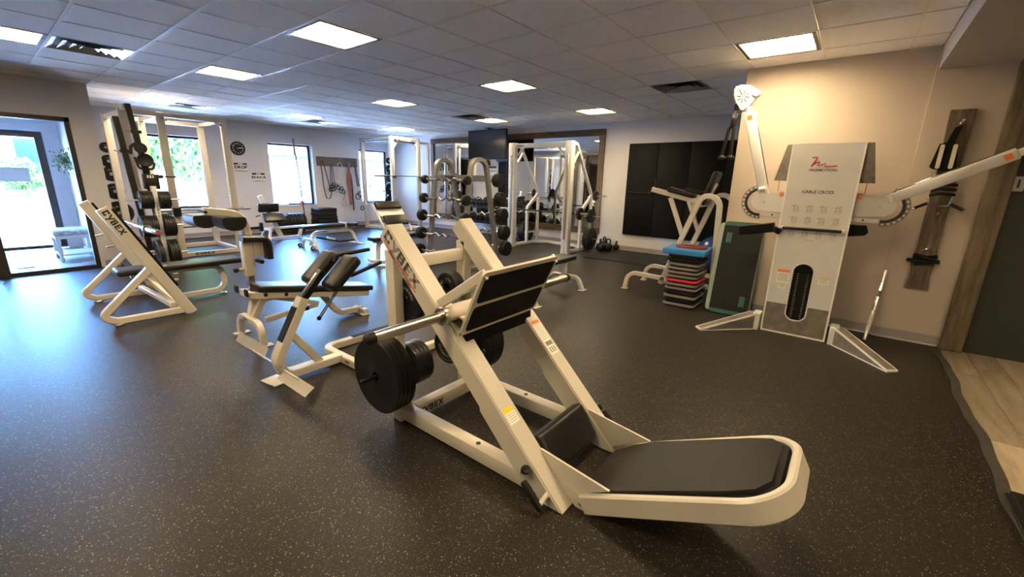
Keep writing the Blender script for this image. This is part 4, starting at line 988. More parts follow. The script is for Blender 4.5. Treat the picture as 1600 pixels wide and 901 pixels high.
b = MB(); b.b2((6.565, YB - .006, .385), (6.635, YB, .50), .002); b.build('cover', 'paper', ou)
for z in (.415, .465):
    b = MB(); b.b2((6.585, YB - .0075, z - .012), (6.615, YB - .006, z + .012), .0005); b.build('socket', 'ltgrey', ou)
# strap board
sb_ = bpy.data.objects.new('x', None); bpy.data.objects.remove(sb_)
b = MB(); b.b2((5.975, YB - .03, 1.66), (7.18, YB, 1.905), .004); bd = b.build('strap_board', 'barnG', None, loc=(6.58, YB - .015, 1.66)); tag(bd, 'grey weathered board with hooks for straps on the window wall', 'board')
hooks = [6.09, 6.36, 6.60, 6.87, 7.08]
for x in hooks:
    b = MB(); b.tube([(x - 6.58, -.012, .18), (x - 6.58, -.06, .175), (x - 6.58, -.075, .20)], .006, .01, k=6); b.build('hook', 'steel', bd, world=False)
yS = YB - .06
def loop(name, label, cat, pts, w, h, mat, group='straps on the grey board', n=(0, 1, 0), fil=.05, close=True):
    b = MB(); b.path(pts, h, w, n, fil, 5, c=.002, close=close)
    p = Vector(pts[0]); o = b.build(name, mat, None, loc=tuple(p)); return tag(o, label, cat, group)
loop('resistance_band', 'long thin black loop band hung at the left of the strap board', 'band', [(6.06, yS, 1.80), (6.10, yS, 1.06), (6.15, yS, .80), (6.26, yS, .80), (6.30, yS, .95), (6.13, yS, 1.80)], .018, .03, 'bandgrey')
ch = thing('ankle_straps', 'bundle of dark ankle straps and handles hung from the second hook', 'straps', (6.36, yS, 1.0), 0, 'straps on the grey board')
for k in range(3):
    b = MB(); b.path([(6.33 + .025 * k, yS - .01 * k, 1.72), (6.30 + .05 * k, yS - .02 * k, 1.15)], .008, .022, (0, 1, 0), 0, c=.002); b.build('strap', 'bandgrey', ch)
rn = random.Random(4)
for k in range(7):
    cx, cz = 6.28 + .05 * (k % 4) + rn.uniform(-.02, .02), 1.06 + .07 * (k // 3) + rn.uniform(-.03, .03)
    pts = [Vector((cx + .055 * math.cos(t) , yS - .03 - .01 * (k % 3), cz + .045 * math.sin(t))) for t in [2 * PI * i / 10 for i in range(10)]]
    b = MB(); b.tube(pts, .011, 0, k=6, close=True); b.build('cuff', 'rubber', ch)
rp = thing('cable_rope', 'cream looped rope with black handles hung in the middle of the board', 'rope', (6.6, yS, 1.0), 0, 'straps on the grey board')
b = MB(); b.tube([(6.50, yS, 1.12), (6.54, yS, 1.50), (6.55, yS, 1.76), (6.67, yS, 1.76), (6.68, yS, 1.50), (6.60, yS, 1.12)], .012, .07, k=8); b.build('loop', 'rope', rp)
for k, (x, z) in enumerate(((6.50, 1.10), (6.60, 1.06), (6.56, 1.0), (6.64, .98))):
    pts = [Vector((x + .05 * math.cos(t), yS - .02 - .008 * k, z + .06 * math.sin(t))) for t in [2 * PI * i / 10 for i in range(10)]]
    b = MB(); b.tube(pts, .011, 0, k=6, close=True); b.build('cuff', 'rubber', rp)
b = MB(); b.tube([(6.66, yS, .99), (6.72, yS, .90), (6.65, yS, .75)], .006, .02, k=6); b.build('cord', 'rubber', rp)
b = MB(); b.tube([(6.64, yS, .74), (6.60, yS, .60), (6.74, yS, .60), (6.69, yS, .74)], .008, .015, k=6, close=True); b.build('stirrup_handle', 'steel', rp)
lb_ = thing('lifting_belt', 'tan leather lifting belt hanging from the strap board', 'belt', (6.87, yS, .5), 0, 'straps on the grey board')
b = MB(); b.prism([(-.03, 1.74), (.03, 1.74), (.035, 1.55), (.075, 1.40), (.075, 1.20), (.04, .95), (.04, .60), (-.03, .60), (-.04, .95), (-.075, 1.22), (-.075, 1.40), (-.035, 1.55)], (6.87, yS, 0), (1, 0, 0), (0, 0, 1), .02); b.build('leather_band', 'tanleather', lb_)
b = MB(); b.path([(6.93, yS - .015, 1.30), (6.94, yS - .015, .45)], .035, .012, (0, 1, 0), 0, c=.002); b.build('black_strap', 'rubber', lb_)
b = MB(); b.tube([(6.82, yS - .01, 1.76), (6.92, yS - .01, 1.76), (6.92, yS - .01, 1.70), (6.82, yS - .01, 1.70)], .007, .01, k=6, close=True); b.build('buckle', 'steel', lb_)
tx = thing('suspension_trainer', 'black suspension straps with yellow ends at the right of the strap board', 'straps', (7.1, yS, .4), 0, 'straps on the grey board')
for dx in (-.02, .03):
    b = MB(); b.path([(7.08 + dx * .3, yS, 1.80), (7.09 + dx, yS - .02, 1.45), (7.13 + dx, yS - .02, 1.12)], .035, .015, (0, 1, 0), .05, c=.002); b.build('strap', 'bandgrey', tx)
b = MB(); b.prism([(-.03, .90), (.0, 1.12), (.03, 1.12), (.05, .90), (.01, 1.02)], (7.12, yS - .02, 0), (1, 0, 0), (0, 0, 1), .012); b.build('yellow_strap', 'rope', tx)
b = MB(); b.prism([(-.03, .56), (.0, .78), (.03, .78), (.05, .56)], (7.20, yS - .02, 0), (1, 0, 0), (0, 0, 1), .012); b.build('yellow_strap', 'rope', tx)
for x, z, r in ((7.10, .84, .075), (7.17, .90, .07), (7.21, .50, .05)):
    pts = [Vector((x + r * math.cos(t), yS - .03, z + r * 1.1 * math.sin(t))) for t in [2 * PI * i / 12 for i in range(12)]]
    b = MB(); b.tube(pts, .013, 0, k=6, close=True); b.build('handle', 'rubber', tx)
# items on the sill of the middle window and tall bar
br = thing('standing_bar', 'tall thin steel bar standing upright in front of the middle window', 'bar', (5.40, 11.3, 0))
b = MB(); b.cyl((5.42, 11.28, .30), (5.33, 11.30, 2.27), .012, 10); b.build('shaft', 'blacksteel', br)
b = MB(); b.cyl((5.328, 11.30, 1.88), (5.325, 11.30, 2.30), .022, 12); b.build('sleeve', 'grey', br)
b = MB(); b.cyl((5.425, 11.28, .0), (5.42, 11.28, .34), .022, 12); b.build('sleeve', 'blacksteel', br)
for k, (x, w, h, m_, nm) in enumerate(((5.52, .10, .10, 'orange', 'small orange box'), (5.62, .20, .05, 'blue', 'blue folded cloth'), (5.78, .10, .04, 'blue', 'small blue block'), (5.05, .25, .03, 'paper', 'white paper pile'))):
    b = MB(); b.box((x, YB + .08, WZ[0] + .003 + h / 2), (w, .10, h), rotZ(.1 * k), .008, 2); o = b.build('sill_item', m_, None, loc=(x, YB + .08, WZ[0] + .003)); tag(o, nm + ' on the sill of the middle window', 'box')
for k, (x, w, h, m_, nm) in enumerate(((7.42, .10, .05, 'rubber', 'black pouch'), (7.62, .18, .06, 'blue', 'bright blue pack'), (7.95, .25, .05, 'rubber', 'flat black bag'))):
    b = MB(); b.box((x, YB + .07, WZ[0] + .003 + h / 2), (w, .10, h), rotZ(.1 * k), .01, 2); o = b.build('sill_item', m_, None, loc=(x, YB + .07, WZ[0] + .003)); tag(o, nm + ' on the sill of the right-hand window', 'bag')
# row of bumper plates on a low rack and a stack of black platforms
rk = thing('bumper_rack', 'low black rack holding a row of plates under the middle window', 'weight rack', (5.05, 11.1, 0))
b = MB(); b.b2((4.60, 10.98, 0.02), (5.50, 11.02, .07), .004); b.b2((4.60, 11.20, 0.02), (5.50, 11.24, .07), .004); b.b2((4.60, 11.02, .02), (4.64, 11.20, .05)); b.b2((5.46, 11.02, .02), (5.50, 11.20, .05)); b.build('cradle', 'blacksteel', rk)
for k in range(12):
    R = .205 if k > 5 else .19; t = .055 if k > 5 else .035
    x = 4.66 + (k * .042 if k < 6 else .25 + (k - 6) * .066) + .02
    plate('flat' if k > 5 else 'iron', R, t, (x, 11.11, .05 + R + .01), '-x', ('thick bumper plate in the right half of the floor row under the middle window' if k > 5 else 'thin iron plate in the left half of the floor row under the middle window') + ', %s' % ('leftmost', 'second', 'third', 'fourth', 'fifth', 'sixth')[k % 6], 'plates in the floor row')
for k in range(6):
    w = .50 + .03 * (k < 3); b = MB(); b.box((5.88 + .01 * (k % 2), 11.15, .045 + .095 * k), (w, .45, .09), rotZ(.03 * math.sin(k * 2)), .015, 2)
    o = b.build('black_platform', 'rubber', None, loc=(5.88, 11.15, .095 * k)); tag(o, ('bottom', 'second', 'third', 'fourth', 'fifth', 'topmost')[k] + ' black foam platform of the stack under the strap board', 'platform', 'stack of black platforms')

# ================================================================== back pad bench by the clock wall
ab = thing('preacher_bench', 'cream bench with two angled black pads standing under the clock', 'exercise bench', (4.1, 10.0, 0))
b = MB(); b.beam((3.87, 9.97, .97), (4.22, 9.97, .04), .10, .06, up=(0, 1, 0)); b.build('spine', 'white2', ab)
b = MB(); b.box((3.985, 9.90, .715), (.42, .07, .19), rotX(.15), .025, 3); b.build('upper_pad', 'leather', ab)
b = MB(); b.box((4.04, 9.80, .505), (.45, .24, .07), rotX(.70), .025, 3); b.build('lower_pad', 'leather', ab)
b = MB(); b.path([(3.86, 9.75, .0), (3.98, 9.90, .24), (3.98, 10.15, .24), (3.90, 10.3, .0)], .055, .055, Vector((1, 0, 0)), .03); b.build('front_legs', 'white2', ab)
b = MB(); b.beam((4.0, 9.95, .045), (4.60, 9.95, .045), .05, .05); b.build('base_beam', 'white2', ab)
b = MB(); b.beam((4.60, 9.95, .02), (4.66, 9.95, .24), .10, .05); b.build('rear_leg', 'white2', ab)
b = MB(); b.beam((3.98, 9.95, .26), (4.75, 9.95, .27), .05, .05); b.build('upper_beam', 'white2', ab)
b = MB(); b.b2((3.55, 9.90, .27), (3.80, 9.98, .32), .01); b.b2((3.78, 9.90, .22), (3.84, 10.0, .40), .01); b.build('adjuster', 'rubber', ab)
b = MB(); b.tube([(3.80, 9.88, .56), (3.70, 9.86, .54)], .010, 0); b.build('lever', 'satin', ab)

# ================================================================== adjustable bench on the blue-lit floor
def adj_bench(label, loc, rz, back=0.0, group=None):
    """long axis +x, origin on the floor under the wheel end"""
    t = thing('adjustable_bench', label, 'weight bench', loc, rz, group)
    m = 'white2'
    b = MB(); b.path([(.10, 0, .03), (.16, 0, .30), (1.00, 0, .30), (1.12, 0, .02)], .06, .06, (0, 1, 0), .14, 8); fr = b.build('frame', m, t, world=False)
    b = MB(); b.text('CYBEX', (.40, -.0312, .30), (1, 0, 0), (0, 0, 1), .035); b.build('lettering', 'ink', fr, world=False, smooth=0)
    b = MB(); b.path([(.06, -.28, .0), (.08, -.26, .16), (.08, .26, .16), (.06, .28, .0)], .055, .055, (1, 0, 0), .12, 7); b.build('front_arch', m, t, world=False)
    for s in (-1, 1):
        b = MB(); b.cyl((.0, s * .27 - .02, .04), (.0, s * .27 + .02, .04), .04, 16, .006); w = b.build('wheel', 'rubber', t, world=False)
        b = MB(); b.cyl((.0, s * .27 - .022, .04), (.0, s * .27 + .022, .04), .018, 12); b.build('hub', m, w, world=False)
    b = MB(); b.b2((1.06, -.25, 0), (1.16, .25, .02), .004); b.build('rear_foot', m, t, world=False)
    b = MB(); b.beam((.22, 0, .20), (.72, 0, .07), .04, .035); b.beam((.72, 0, .07), (1.08, 0, .07), .04, .035); b.build('ladder_bar', 'blacksteel', t, world=False)
    b = MB(); b.beam((.45, 0, .175), (.62, 0, .13), .05, .04); b.build('ladder_slide', m, t, world=False)
    R = rotY(-back)
    b = MB(); piv = Vector((.80, 0, .385)); L = .86
    b.box(piv + R @ Vector((-L / 2, 0, .035)), (L, .27, .065), R, .02, 3); b.build('back_pad', 'leather', t, world=False)
    b = MB(); b.beam(piv + R @ Vector((-L + .1, 0, -.02)), piv + R @ Vector((0, 0, -.02)), .06, .04); b.build('pad_rail', m, t, world=False)
    b = MB(); b.box((.97, 0, .42), (.27, .27, .065), None, .02, 3); b.build('seat_pad', 'leather', t, world=False)
    b = MB(); b.beam((.86, 0, .37), (1.10, 0, .37), .06, .04); b.build('seat_rail', m, t, world=False)
    b = MB(); b.b2((.815, -.14, .34), (.835, .14, .47), .004); b.build('hinge_plate', m, t, world=False)
    return t
adj_bench('flat adjustable bench with wheels alone on the blue-lit floor', (4.0, 8.40, 0), 0.0)
# flat bench behind the leg press foot plate
fb = thing('flat_bench', 'flat white-legged bench with black pad showing past the leg press foot plate', 'weight bench', (4.3, 2.95, 0))
b = MB(); b.box((4.35, 2.93, .415), (1.20, .27, .06), None, .02, 4); b.build('pad', 'leather', fb)
b = MB(); b.beam((3.80, 2.93, .365), (4.90, 2.93, .365), .06, .045); b.build('spine', 'white2', fb)
for x in (3.80, 4.86):
    b = MB(); b.b2((x - .03, 2.90, .18), (x + .03, 2.96, .36), .005); b.build('leg', 'white2', fb)
    b = MB(); b.path([(x + .03, 2.66, .01), (x + .01, 2.72, .17), (x, 3.14, .17), (x + .02, 3.22, .01)], .06, .045, (1, 0, 0), .10, 7); a_ = b.build('foot_arch', 'white2', fb)
    b = MB(); b.text('CYBEX', (x - .0315, 3.05, .165), (0, -1, 0), (0, 0, 1), .032); b.build('lettering', 'ink', a_, smooth=0)
    for y in (2.655, 3.225):
        b = MB(); b.b2((x - .03, y - .04, 0), (x + .09, y + .04, .01), .003); b.build('foot_plate', 'white2', fb)
# reclined bench between the corner rack and the bar rack
rb_ = thing('incline_bench', 'white incline bench with raised black back pad before the corner rack', 'weight bench', (4.5, 6.3, 0))
ang = math.radians(-32)
c0 = Vector((4.62, 6.45, .82)); R = rotX(math.radians(50))
b = MB(); b.box(c0 + R @ Vector((0, .11, .03)), (.52, .15, .07), R, .028, 4); b.build('head_roller', 'leather', rb_)
b = MB(); b.box(c0 + R @ Vector((0, -.03, .0)), (.50, .14, .02), R, .004); b.build('pad_plate', 'white2', rb_)
b = MB(); b.box(c0 + R @ Vector((.02, -.20, .02)), (.46, .20, .06), R, .02, 3); b.build('back_pad', 'leather', rb_)
for s in (-.27, .27):
    b = MB(); b.beam(c0 + R @ Vector((s, .18, -.02)), c0 + R @ Vector((s, -.42, -.02)), .03, .04); b.build('side_rail', 'white2', rb_)
b = MB(); b.box((4.90, 6.12, .435), (.60, .26, .06), None, .02, 3); b.build('seat_pad', 'leather', rb_)
b = MB(); b.box((4.03, 6.02, .43), (.24, .20, .06), None, .02, 3); b.build('front_pad', 'leather', rb_)
b = MB(); b.beam((4.0, 6.08, .38), (5.2, 6.08, .38), .06, .05); b.build('spine', 'white2', rb_)
b = MB(); b.path([(4.05, 6.30, .05), (3.98, 6.10, .05), (4.10, 5.92, .05), (4.60, 5.92, .05)], .06, .06, (0, 0, 1), .08, 6); b.build('base_loop', 'white2', rb_)
b = MB(); b.path([(4.06, 6.06, .06), (4.08, 6.06, .36), (4.30, 6.06, .40)], .06, .06, (0, 1, 0), .10, 6); b.build('front_leg', 'white2', rb_)
b = MB(); b.path([(5.25, 6.06, .02), (5.12, 6.06, .36), (4.9, 6.06, .39)], .06, .06, (0, 1, 0), .06, 6); b.build('rear_leg', 'white2', rb_)
b = MB(); b.b2((5.20, 5.85, 0), (5.30, 6.30, .03), .006); b.build('rear_foot', 'white2', rb_)

# ================================================================== corner power rack
r2 = power_rack('power_rack', 'tall white power rack standing in the corner beside the mirror', (6.95, 7.80), 9.50, 10.80, 2.42, 'white2', (7.4, 10.1, 0))
for x in (6.95, 7.80):
    b = MB(); b.beam((x + .02, 9.52, 2.10), (x + .22, 9.52, 2.36), .05, .05) if x < 7 else b.beam((x - .02, 9.52, 2.10), (x - .22, 9.52, 2.36), .05, .05); b.build('corner_brace', 'white2', r2)
b = MB(); b.tube([(6.95, 10.75, 2.33), (6.95, 9.55, 2.33)], .016, 0); b.build('pull_up_bar', 'satin', r2)
b = MB(); b.tube([(7.05, 9.48, 2.30), (7.70, 9.48, 2.30)], .016, 0); b.build('pull_up_bar', 'satin', r2)
for x in (8.15,):
    b = MB(); b.b2((x - .03, 9.47, 0), (x + .03, 9.53, 2.35), .005); b.build('storage_post', 'white2', r2)
    b = MB(); b.beam((7.80, 9.50, 2.32), (8.15, 9.50, 2.32), .05, .05); b.build('storage_beam', 'white2', r2)
    b = MB(); b.beam((7.80, 9.50, .04), (8.15, 9.50, .04), .05, .05); b.build('storage_beam', 'white2', r2)
b = MB(); b.cyl((6.95, 10.72, .72), (6.95, 9.56, .72), .014, 10); b.build('safety_bar', 'satin', r2)
b = MB(); b.b2((7.20, 9.86, 0), (7.26, 9.92, 2.32), .005); po2 = b.build('storage_upright', 'white2', r2)
bb3 = thing('barbell', 'long steel barbell racked across the corner power rack', 'barbell', (7.4, 9.44, 1.44))
b = MB(); b.cyl((6.75, 9.44, 1.44), (8.05, 9.44, 1.44), .014, 10); b.build('shaft', 'chrome', bb3)
b = MB(); b.cyl((6.75, 9.44, 1.44), (6.35, 9.44, 1.44), .025, 14, .003); b.build('sleeve', 'chrome', bb3)
b = MB(); b.cyl((8.05, 9.44, 1.44), (8.30, 9.44, 1.44), .025, 14, .003); b.build('sleeve', 'chrome', bb3)
for x in (6.95, 7.80):
    b = MB(); b.b2((x - .045, 9.40, 1.39), (x + .045, 9.462, 1.425), .004); b.build('bar_hook', 'blacksteel', r2)
G = 'plates on the corner power rack'
for z, R, nm in ((1.83, .09, 'topmost small'), (1.62, .11, 'second from top'), (1.39, .125, 'middle'), (1.09, .165, 'second from bottom'), (.74, .20, 'lowest large')):
    b = MB(); b.cyl((7.19, 9.92, z), (7.19, 10.03, z), .0125, 10); b.build('storage_peg', 'steel', r2)
    plate('iron', R, .035, (7.19, 9.965, z), '-y', '%s black plate on the corner power rack upright' % nm, G)
# warm wooden post by the rack corner (edge of mirror frame is separate)
# ================================================================== mirror wall
mr = thing('wall_mirror', 'huge wall mirror in a dark brown barnwood frame', 'mirror', (XR - .02, 7.0, .29))
my0, my1, mz0, mz1 = 4.42, 9.62, .42, 2.345
seams = [4.42, 5.62, 6.95, 8.28, 9.62]
for a, c in zip(seams, seams[1:]):
    b = MB(); b.b2((XR - .010, a + .0015, mz0), (XR - .004, c - .0015, mz1)); b.build('mirror_pane', 'mirror', mr, smooth=0)
def boards(lo, hi, axis, n, mat, name):
    lo = Vector(lo); hi = Vector(hi); L = hi[axis] - lo[axis]
    for k in range(n):
        a = lo.copy(); c = hi.copy(); a[axis] = lo[axis] + L * k / n + .001; c[axis] = lo[axis] + L * (k + 1) / n - .001
        ce_ = (a + c) / 2; sz = c - a
        b = MB(); b.box((0, 0, 0), tuple(sz), None, .004); o = b.build(name, mat, mr, world=False, smooth=0)
        o.location = ce_ - Vector(mr.location)
boards((XR - .045, my0 - .13, mz1), (XR - .001, my1 + .12, mz1 + .13), 1, 6, 'barnY', 'frame_board')
boards((XR - .045, my0 - .13, mz0 - .13), (XR - .001, my1 + .12, mz0), 1, 7, 'barnY', 'frame_board')
boards((XR - .045, my0 - .13, mz0), (XR - .001, my0, mz1), 2, 2, 'barnZ', 'frame_board')
boards((XR - .045, my1, mz0), (XR - .001, my1 + .12, mz1), 2, 2, 'barnZ', 'frame_board')
# television on an arm
tv = thing('television', 'flat black television hung high in front of the mirror', 'television', (7.95, 7.12, 1.88))
R = rotZ(math.radians(0))
b = MB(); b.b2((7.93, 6.52, 1.87), (7.985, 7.73, 2.545), .008, 2); b.build('casing', 'satin', tv)
b = MB(); b.b2((7.9275, 6.535, 1.89), (7.9298, 7.715, 2.532)); b.build('screen', 'screen', tv, smooth=0)
b = MB(); b.b2((7.9265, 7.10, 1.876), (7.9298, 7.14, 1.883)); b.build('badge', 'silverink', tv, smooth=0)
b = MB(); b.b2((7.985, 7.02, 2.1), (8.02, 7.22, 2.35), .004); b.beam((8.03, 7.12, 2.2), (8.03, 7.12, CEIL - .01), .05, .05); b.b2((7.95, 7.04, CEIL - .012), (8.11, 7.20, CEIL - .002)); b.build('ceiling_bracket', 'blacksteel', tv)
# sign on the mirror
sg2 = thing('mirror_sign', 'white sign with black header fixed on the mirror below the television', 'sign', (XR - .012, 7.42, 1.52))
b = MB(); b.b2((XR - .016, 7.27, 1.50), (XR - .0102, 7.57, 1.74), .002); b.build('panel', 'paper', sg2)
b = MB(); b.b2((XR - .0175, 7.275, 1.68), (XR - .0165, 7.565, 1.735)); b.build('header_band', 'ink', sg2, smooth=0)
b = MB(); b.text('RE-RACK', (XR - .0175, 7.42, 1.615), (0, -1, 0), (0, 0, 1), .07, 1.0); b.build('lettering', 'ink', sg2, smooth=0)

# ================================================================== dumbbell rack along the mirror
dk = thing('dumbbell_rack', 'black two-tier dumbbell rack along the mirror wall', 'weight rack', (8.1, 7.0, 0))
for z, x in ((.36, 8.02), (.72, 8.17)):
    b = MB(); b.beam((x - .09, 5.95, z), (x - .09, 8.1, z), .035, .05); b.build('shelf_rail', 'blacksteel', dk)
    b = MB(); b.beam((x + .09, 5.95, z + .05), (x + .09, 8.1, z + .05), .035, .05); b.build('shelf_rail', 'blacksteel', dk)
for y in (6.05, 8.0):
    b = MB(); b.beam((8.12, y, .05), (8.27, y, .82), .06, .06); b.build('leg', 'blacksteel', dk)
    b = MB(); b.beam((7.86, y, .035), (8.36, y, .035), .07, .06); b.build('foot', 'blacksteel', dk)
    for z, x in ((.36, 8.02), (.72, 8.17)):
        b = MB(); b.beam((x - .1, y, z - .03), (x + .12, y, z + .02), .04, .05); b.build('shelf_arm', 'blacksteel', dk)
ORD2 = ('nearest', 'second', 'third', 'fourth', 'fifth', 'sixth', 'seventh', 'eighth', 'ninth', 'tenth', 'eleventh', 'twelfth', 'thirteenth', 'last')
def dumbbell_proto(R, L):
    b = MB(); b.cyl((-.06, 0, 0), (.06, 0, 0), .014, 10)
    for s in (-1, 1):
        b.lathe([(0, 0), (R * .75, 0), (R * .95, .008), (R, .02), (R, L - .02), (R * .95, L - .008), (R * .75, L), (0, L)], (s * .06, 0, 0), (s, 0, 0), 8)
    bmesh.ops.recalc_face_normals(b.bm, faces=b.bm.faces[:])
    me = bpy.data.meshes.new('dumbbell'); b.bm.to_mesh(me); b.bm.free()
    me.polygons.foreach_set('use_smooth', [True] * len(me.polygons)); me.set_sharp_from_angle(angle=math.radians(30)); me.materials.append(M['rubber'])
    return me
for row, (z, x, R, L, nm) in enumerate(((.36, 8.02, .085, .10, 'large dumbbell on the lower mirror rack tier'), (.72, 8.17, .065, .075, 'small dumbbell on the upper mirror rack tier'))):
    me = dumbbell_proto(R, L); n = 11 if row == 0 else 14
    for k in range(n):
        y = 6.08 + (8.0 - 6.08) * (k + .5) / n
        o = inst('dumbbell', me, (x, y, z + .025 + R + .025), (0, math.radians(-14), 0)); tag(o, nm + ', %s from the near end' % ORD2[k], 'dumbbell', ('lower', 'upper')[row] + ' tier dumbbells')

# ================================================================== smith machine
sm = thing('smith_machine', 'white smith machine with angled side frames before the mirror', 'smith machine', (7.7, 5.0, 0))
for y in (5.70, 4.34):
    b = MB(); b.b2((7.12, y - .075, 0), (7.24, y + .075, 2.14), .01, 2); u = b.build('front_column', 'white2', sm)
    b = MB(); b.prism([(7.12, 0), (7.12, .18), (7.02, 0)], (0, y + .005, 0), (1, 0, 0), (0, 0, 1), .01); b.build('gusset', 'white2', u)
    rack_ = MB(); rack_.b2((7.10, y - .02, .3), (7.119, y + .02, 1.9), .002); rack_.build('catch_strip', 'steel', u)
    b = MB(); b.path([(7.18, y, 2.10), (7.42, y, 2.10), (8.13, y, 1.12), (7.72, y, .82), (7.72, y, .04)], .055, .06, (0, 1, 0), .07, 6); b.build('side_frame', 'white2', sm)
    b = MB(); b.beam((8.13, y, 1.14), (8.13, y, .04), .055, .055); b.build('rear_post', 'white2', sm)
    b = MB(); b.beam((7.10, y, .035), (8.20, y, .035), .06, .06); b.build('base_side_beam', 'white2', sm)
    b = MB(); b.beam((7.30, y, 1.72), (7.52, y, 1.98), .04, .04); b.build('corner_brace', 'white2', sm)
b = MB(); b.beam((7.19, 5.70, 2.08), (7.19, 4.34, 2.08), .07, .085); tb = b.build('top_beam', 'white2', sm)
for y, s in ((5.62, -1), (4.42, 1)):
    b = MB(); b.beam((7.18, y, 1.86), (7.18, y + s * .2, 2.05), .04, .04); b.build('corner_brace', 'white2', sm)
b = MB(); b.text('CYBEX', (7.154, 5.50, 2.08), (0, -1, 0), (0, 0, 1), .05); b.build('lettering', 'ink', tb, smooth=0)
b = MB()
for k, ch in enumerate('CYBEX'): b.text(ch, (7.18, 4.264, 2.05 - k * .06), (1, 0, 0), (0, 0, 1), .06)
b.build('lettering', 'greyink', sm, smooth=0)
b = MB(); b.beam((8.15, 5.70, .035), (8.15, 4.34, .035), .06, .06); b.build('rear_beam', 'white2', sm)
b = MB(); b.beam((7.75, 5.70, .05), (8.15, 5.30, .05), .05, .05); b.build('floor_brace', 'white2', sm)
b = MB(); b.beam((7.75, 4.34, .05), (8.15, 4.74, .05), .05, .05); b.build('floor_brace', 'white2', sm)
b = MB(); b.cyl((7.30, 5.98, .80), (7.30, 4.02, .80), .015, 12); sb = b.build('bar', 'satin', sm)
for y0, y1 in ((5.80, 6.10), (4.24, 3.95)):
    b = MB(); b.cyl((7.30, y0, .80), (7.30, y1, .80), .025, 14, .003); b.build('sleeve', 'steel', sb)
for x in (7.95,):
    for y, s in ((4.30, -1), (5.74, 1)):
        for z in (1.12, .72, .26):
            b = MB(); b.cyl((8.13 if z > 1 else 7.9, y, z), (8.13 if z > 1 else 7.9, y + s * .30, z), .0125, 10); b.build('storage_peg', 'steel', sm)
        if True:
            b = MB(); b.beam((7.72, y - s * .0, .26), (8.13, y, .26), .04, .04); b.build('peg_rail', 'white2', sm)
            b = MB(); b.beam((7.72, y, .72), (8.13, y, .72), .04, .04); b.build('peg_rail', 'white2', sm)
G = 'plates on the smith machine'
plate('iron', .10, .045, (8.13, 4.24, 1.12), '-y', 'small plate on the top near peg of the smith machine', G)
plate('iron', .14, .035, (7.9, 4.22, .72), '-y', 'medium plate on the middle near peg of the smith machine', G)
plate('iron', .14, .035, (7.9, 4.18, .72), '-y', 'outer medium plate on the middle near peg of the smith machine', G)
stack('iron', .222, .04, 3, (7.9, 4.14, .26), 'y', 'large plate on the bottom near peg of the smith machine', G)
plate('iron', .12, .05, (7.30, 4.12, .80), '-y', 'small plate loaded on the near end of the smith machine bar', G)
plate('iron', .10, .045, (8.13, 5.80, 1.12), '-y', 'small plate on the top far peg of the smith machine', G)
stack('iron', .14, .035, 2, (7.9, 5.79, .72), 'y', 'medium plate on the middle far peg of the smith machine', G)
stack('flat', .222, .05, 3, (7.9, 5.79, .26), 'y', 'large plate on the bottom far peg of the smith machine', G)

# ================================================================== fixed barbell rack
fr_ = thing('barbell_rack', 'grey arched rack holding curl barbells behind the leg press', 'weight rack', (4.95, 5.0, 0))
for y in (5.38, 4.60):
    b = MB(); b.path([(4.58, y, .02), (4.745, y, 1.42), (4.80, y, 1.70), (5.10, y, 1.70), (5.15, y, 1.42), (5.42, y, .02)], .075, .062, (0, 1, 0), .16, 8); u = b.build('arched_upright', 'grey', fr_)
    b = MB(); b.beam((4.50, y, .025), (5.50, y, .025), .07, .05); b.build('foot', 'grey', fr_)
b = MB(); b.beam((4.76, 5.38, 1.42), (4.76, 4.60, 1.42), .05, .10); cbm = b.build('cross_beam', 'grey', fr_)
b = MB(); b.b2((4.7335, 4.90, 1.385), (4.7345, 5.12, 1.455)); b.build('nameplate', 'ink', cbm, smooth=0)
b = MB(); b.beam((5.15, 5.38, 1.42), (5.15, 4.60, 1.42), .05, .10); b.build('cross_beam', 'grey', fr_)
b = MB(); b.beam((4.95, 5.38, .10), (4.95, 4.60, .10), .06, .06); b.build('cross_beam', 'grey', fr_)
FR = [(4.66, 1.385), (4.63, 1.095), (4.59, .825), (4.56, .54), (4.52, .27)]
BK = [(5.235, 1.39), (5.29, 1.10), (5.345, .84), (5.40, .55), (5.445, .28)]
def ez_bar(x, z, y0, y1, R, tplate, label, group):
    t = thing('curl_barbell', label, 'barbell', (x, (y0 + y1) / 2, z), 0, group)
    L = y0 - y1; ys = [0, .16, .27, .36, .45, .55, .64, .73, .84, 1]; zs = [0, 0, -.0, .028, -.022, .022, -.022, .028, 0, 0]
    pts = [Vector((x, y0 - L * a, z + dz_)) for a, dz_ in zip(ys, zs)]
    b = MB(); b.tube(pts, .0135, .03, 3, k=8); b.build('bent_shaft', 'chrome', t)
    for yy, s in ((y0, 1), (y1, -1)):
        b = MB(); b.lathe([(0, 0), (R * .5, 0), (R * .9, .006), (R, .02), (R, tplate - .02), (R * .9, tplate - .006), (R * .3, tplate), (0, tplate)], (x, yy, z), (0, s, 0), 28); b.build('weight_head', 'rubber', t)
    return t
ordn = ('top', 'second', 'third', 'fourth', 'lowest')
for k, (x, z) in enumerate(FR):
    ez_bar(x - .05, z + .005, 5.425, 4.555, .068 + .012 * k if k < 3 else .098, .075 + .01 * k, 'wavy curl barbell on the %s rung facing the viewer on the bar rack' % ordn[k], 'front curl barbells')
    for y in (5.38, 4.60):
        b = MB(); b.path([(x + .03, y, z - .02), (x - .05, y, z - .02), (x - .08, y, z + .02)], .03, .012, (0, 1, 0), .01, 3); b.build('bar_cradle', 'grey', fr_)
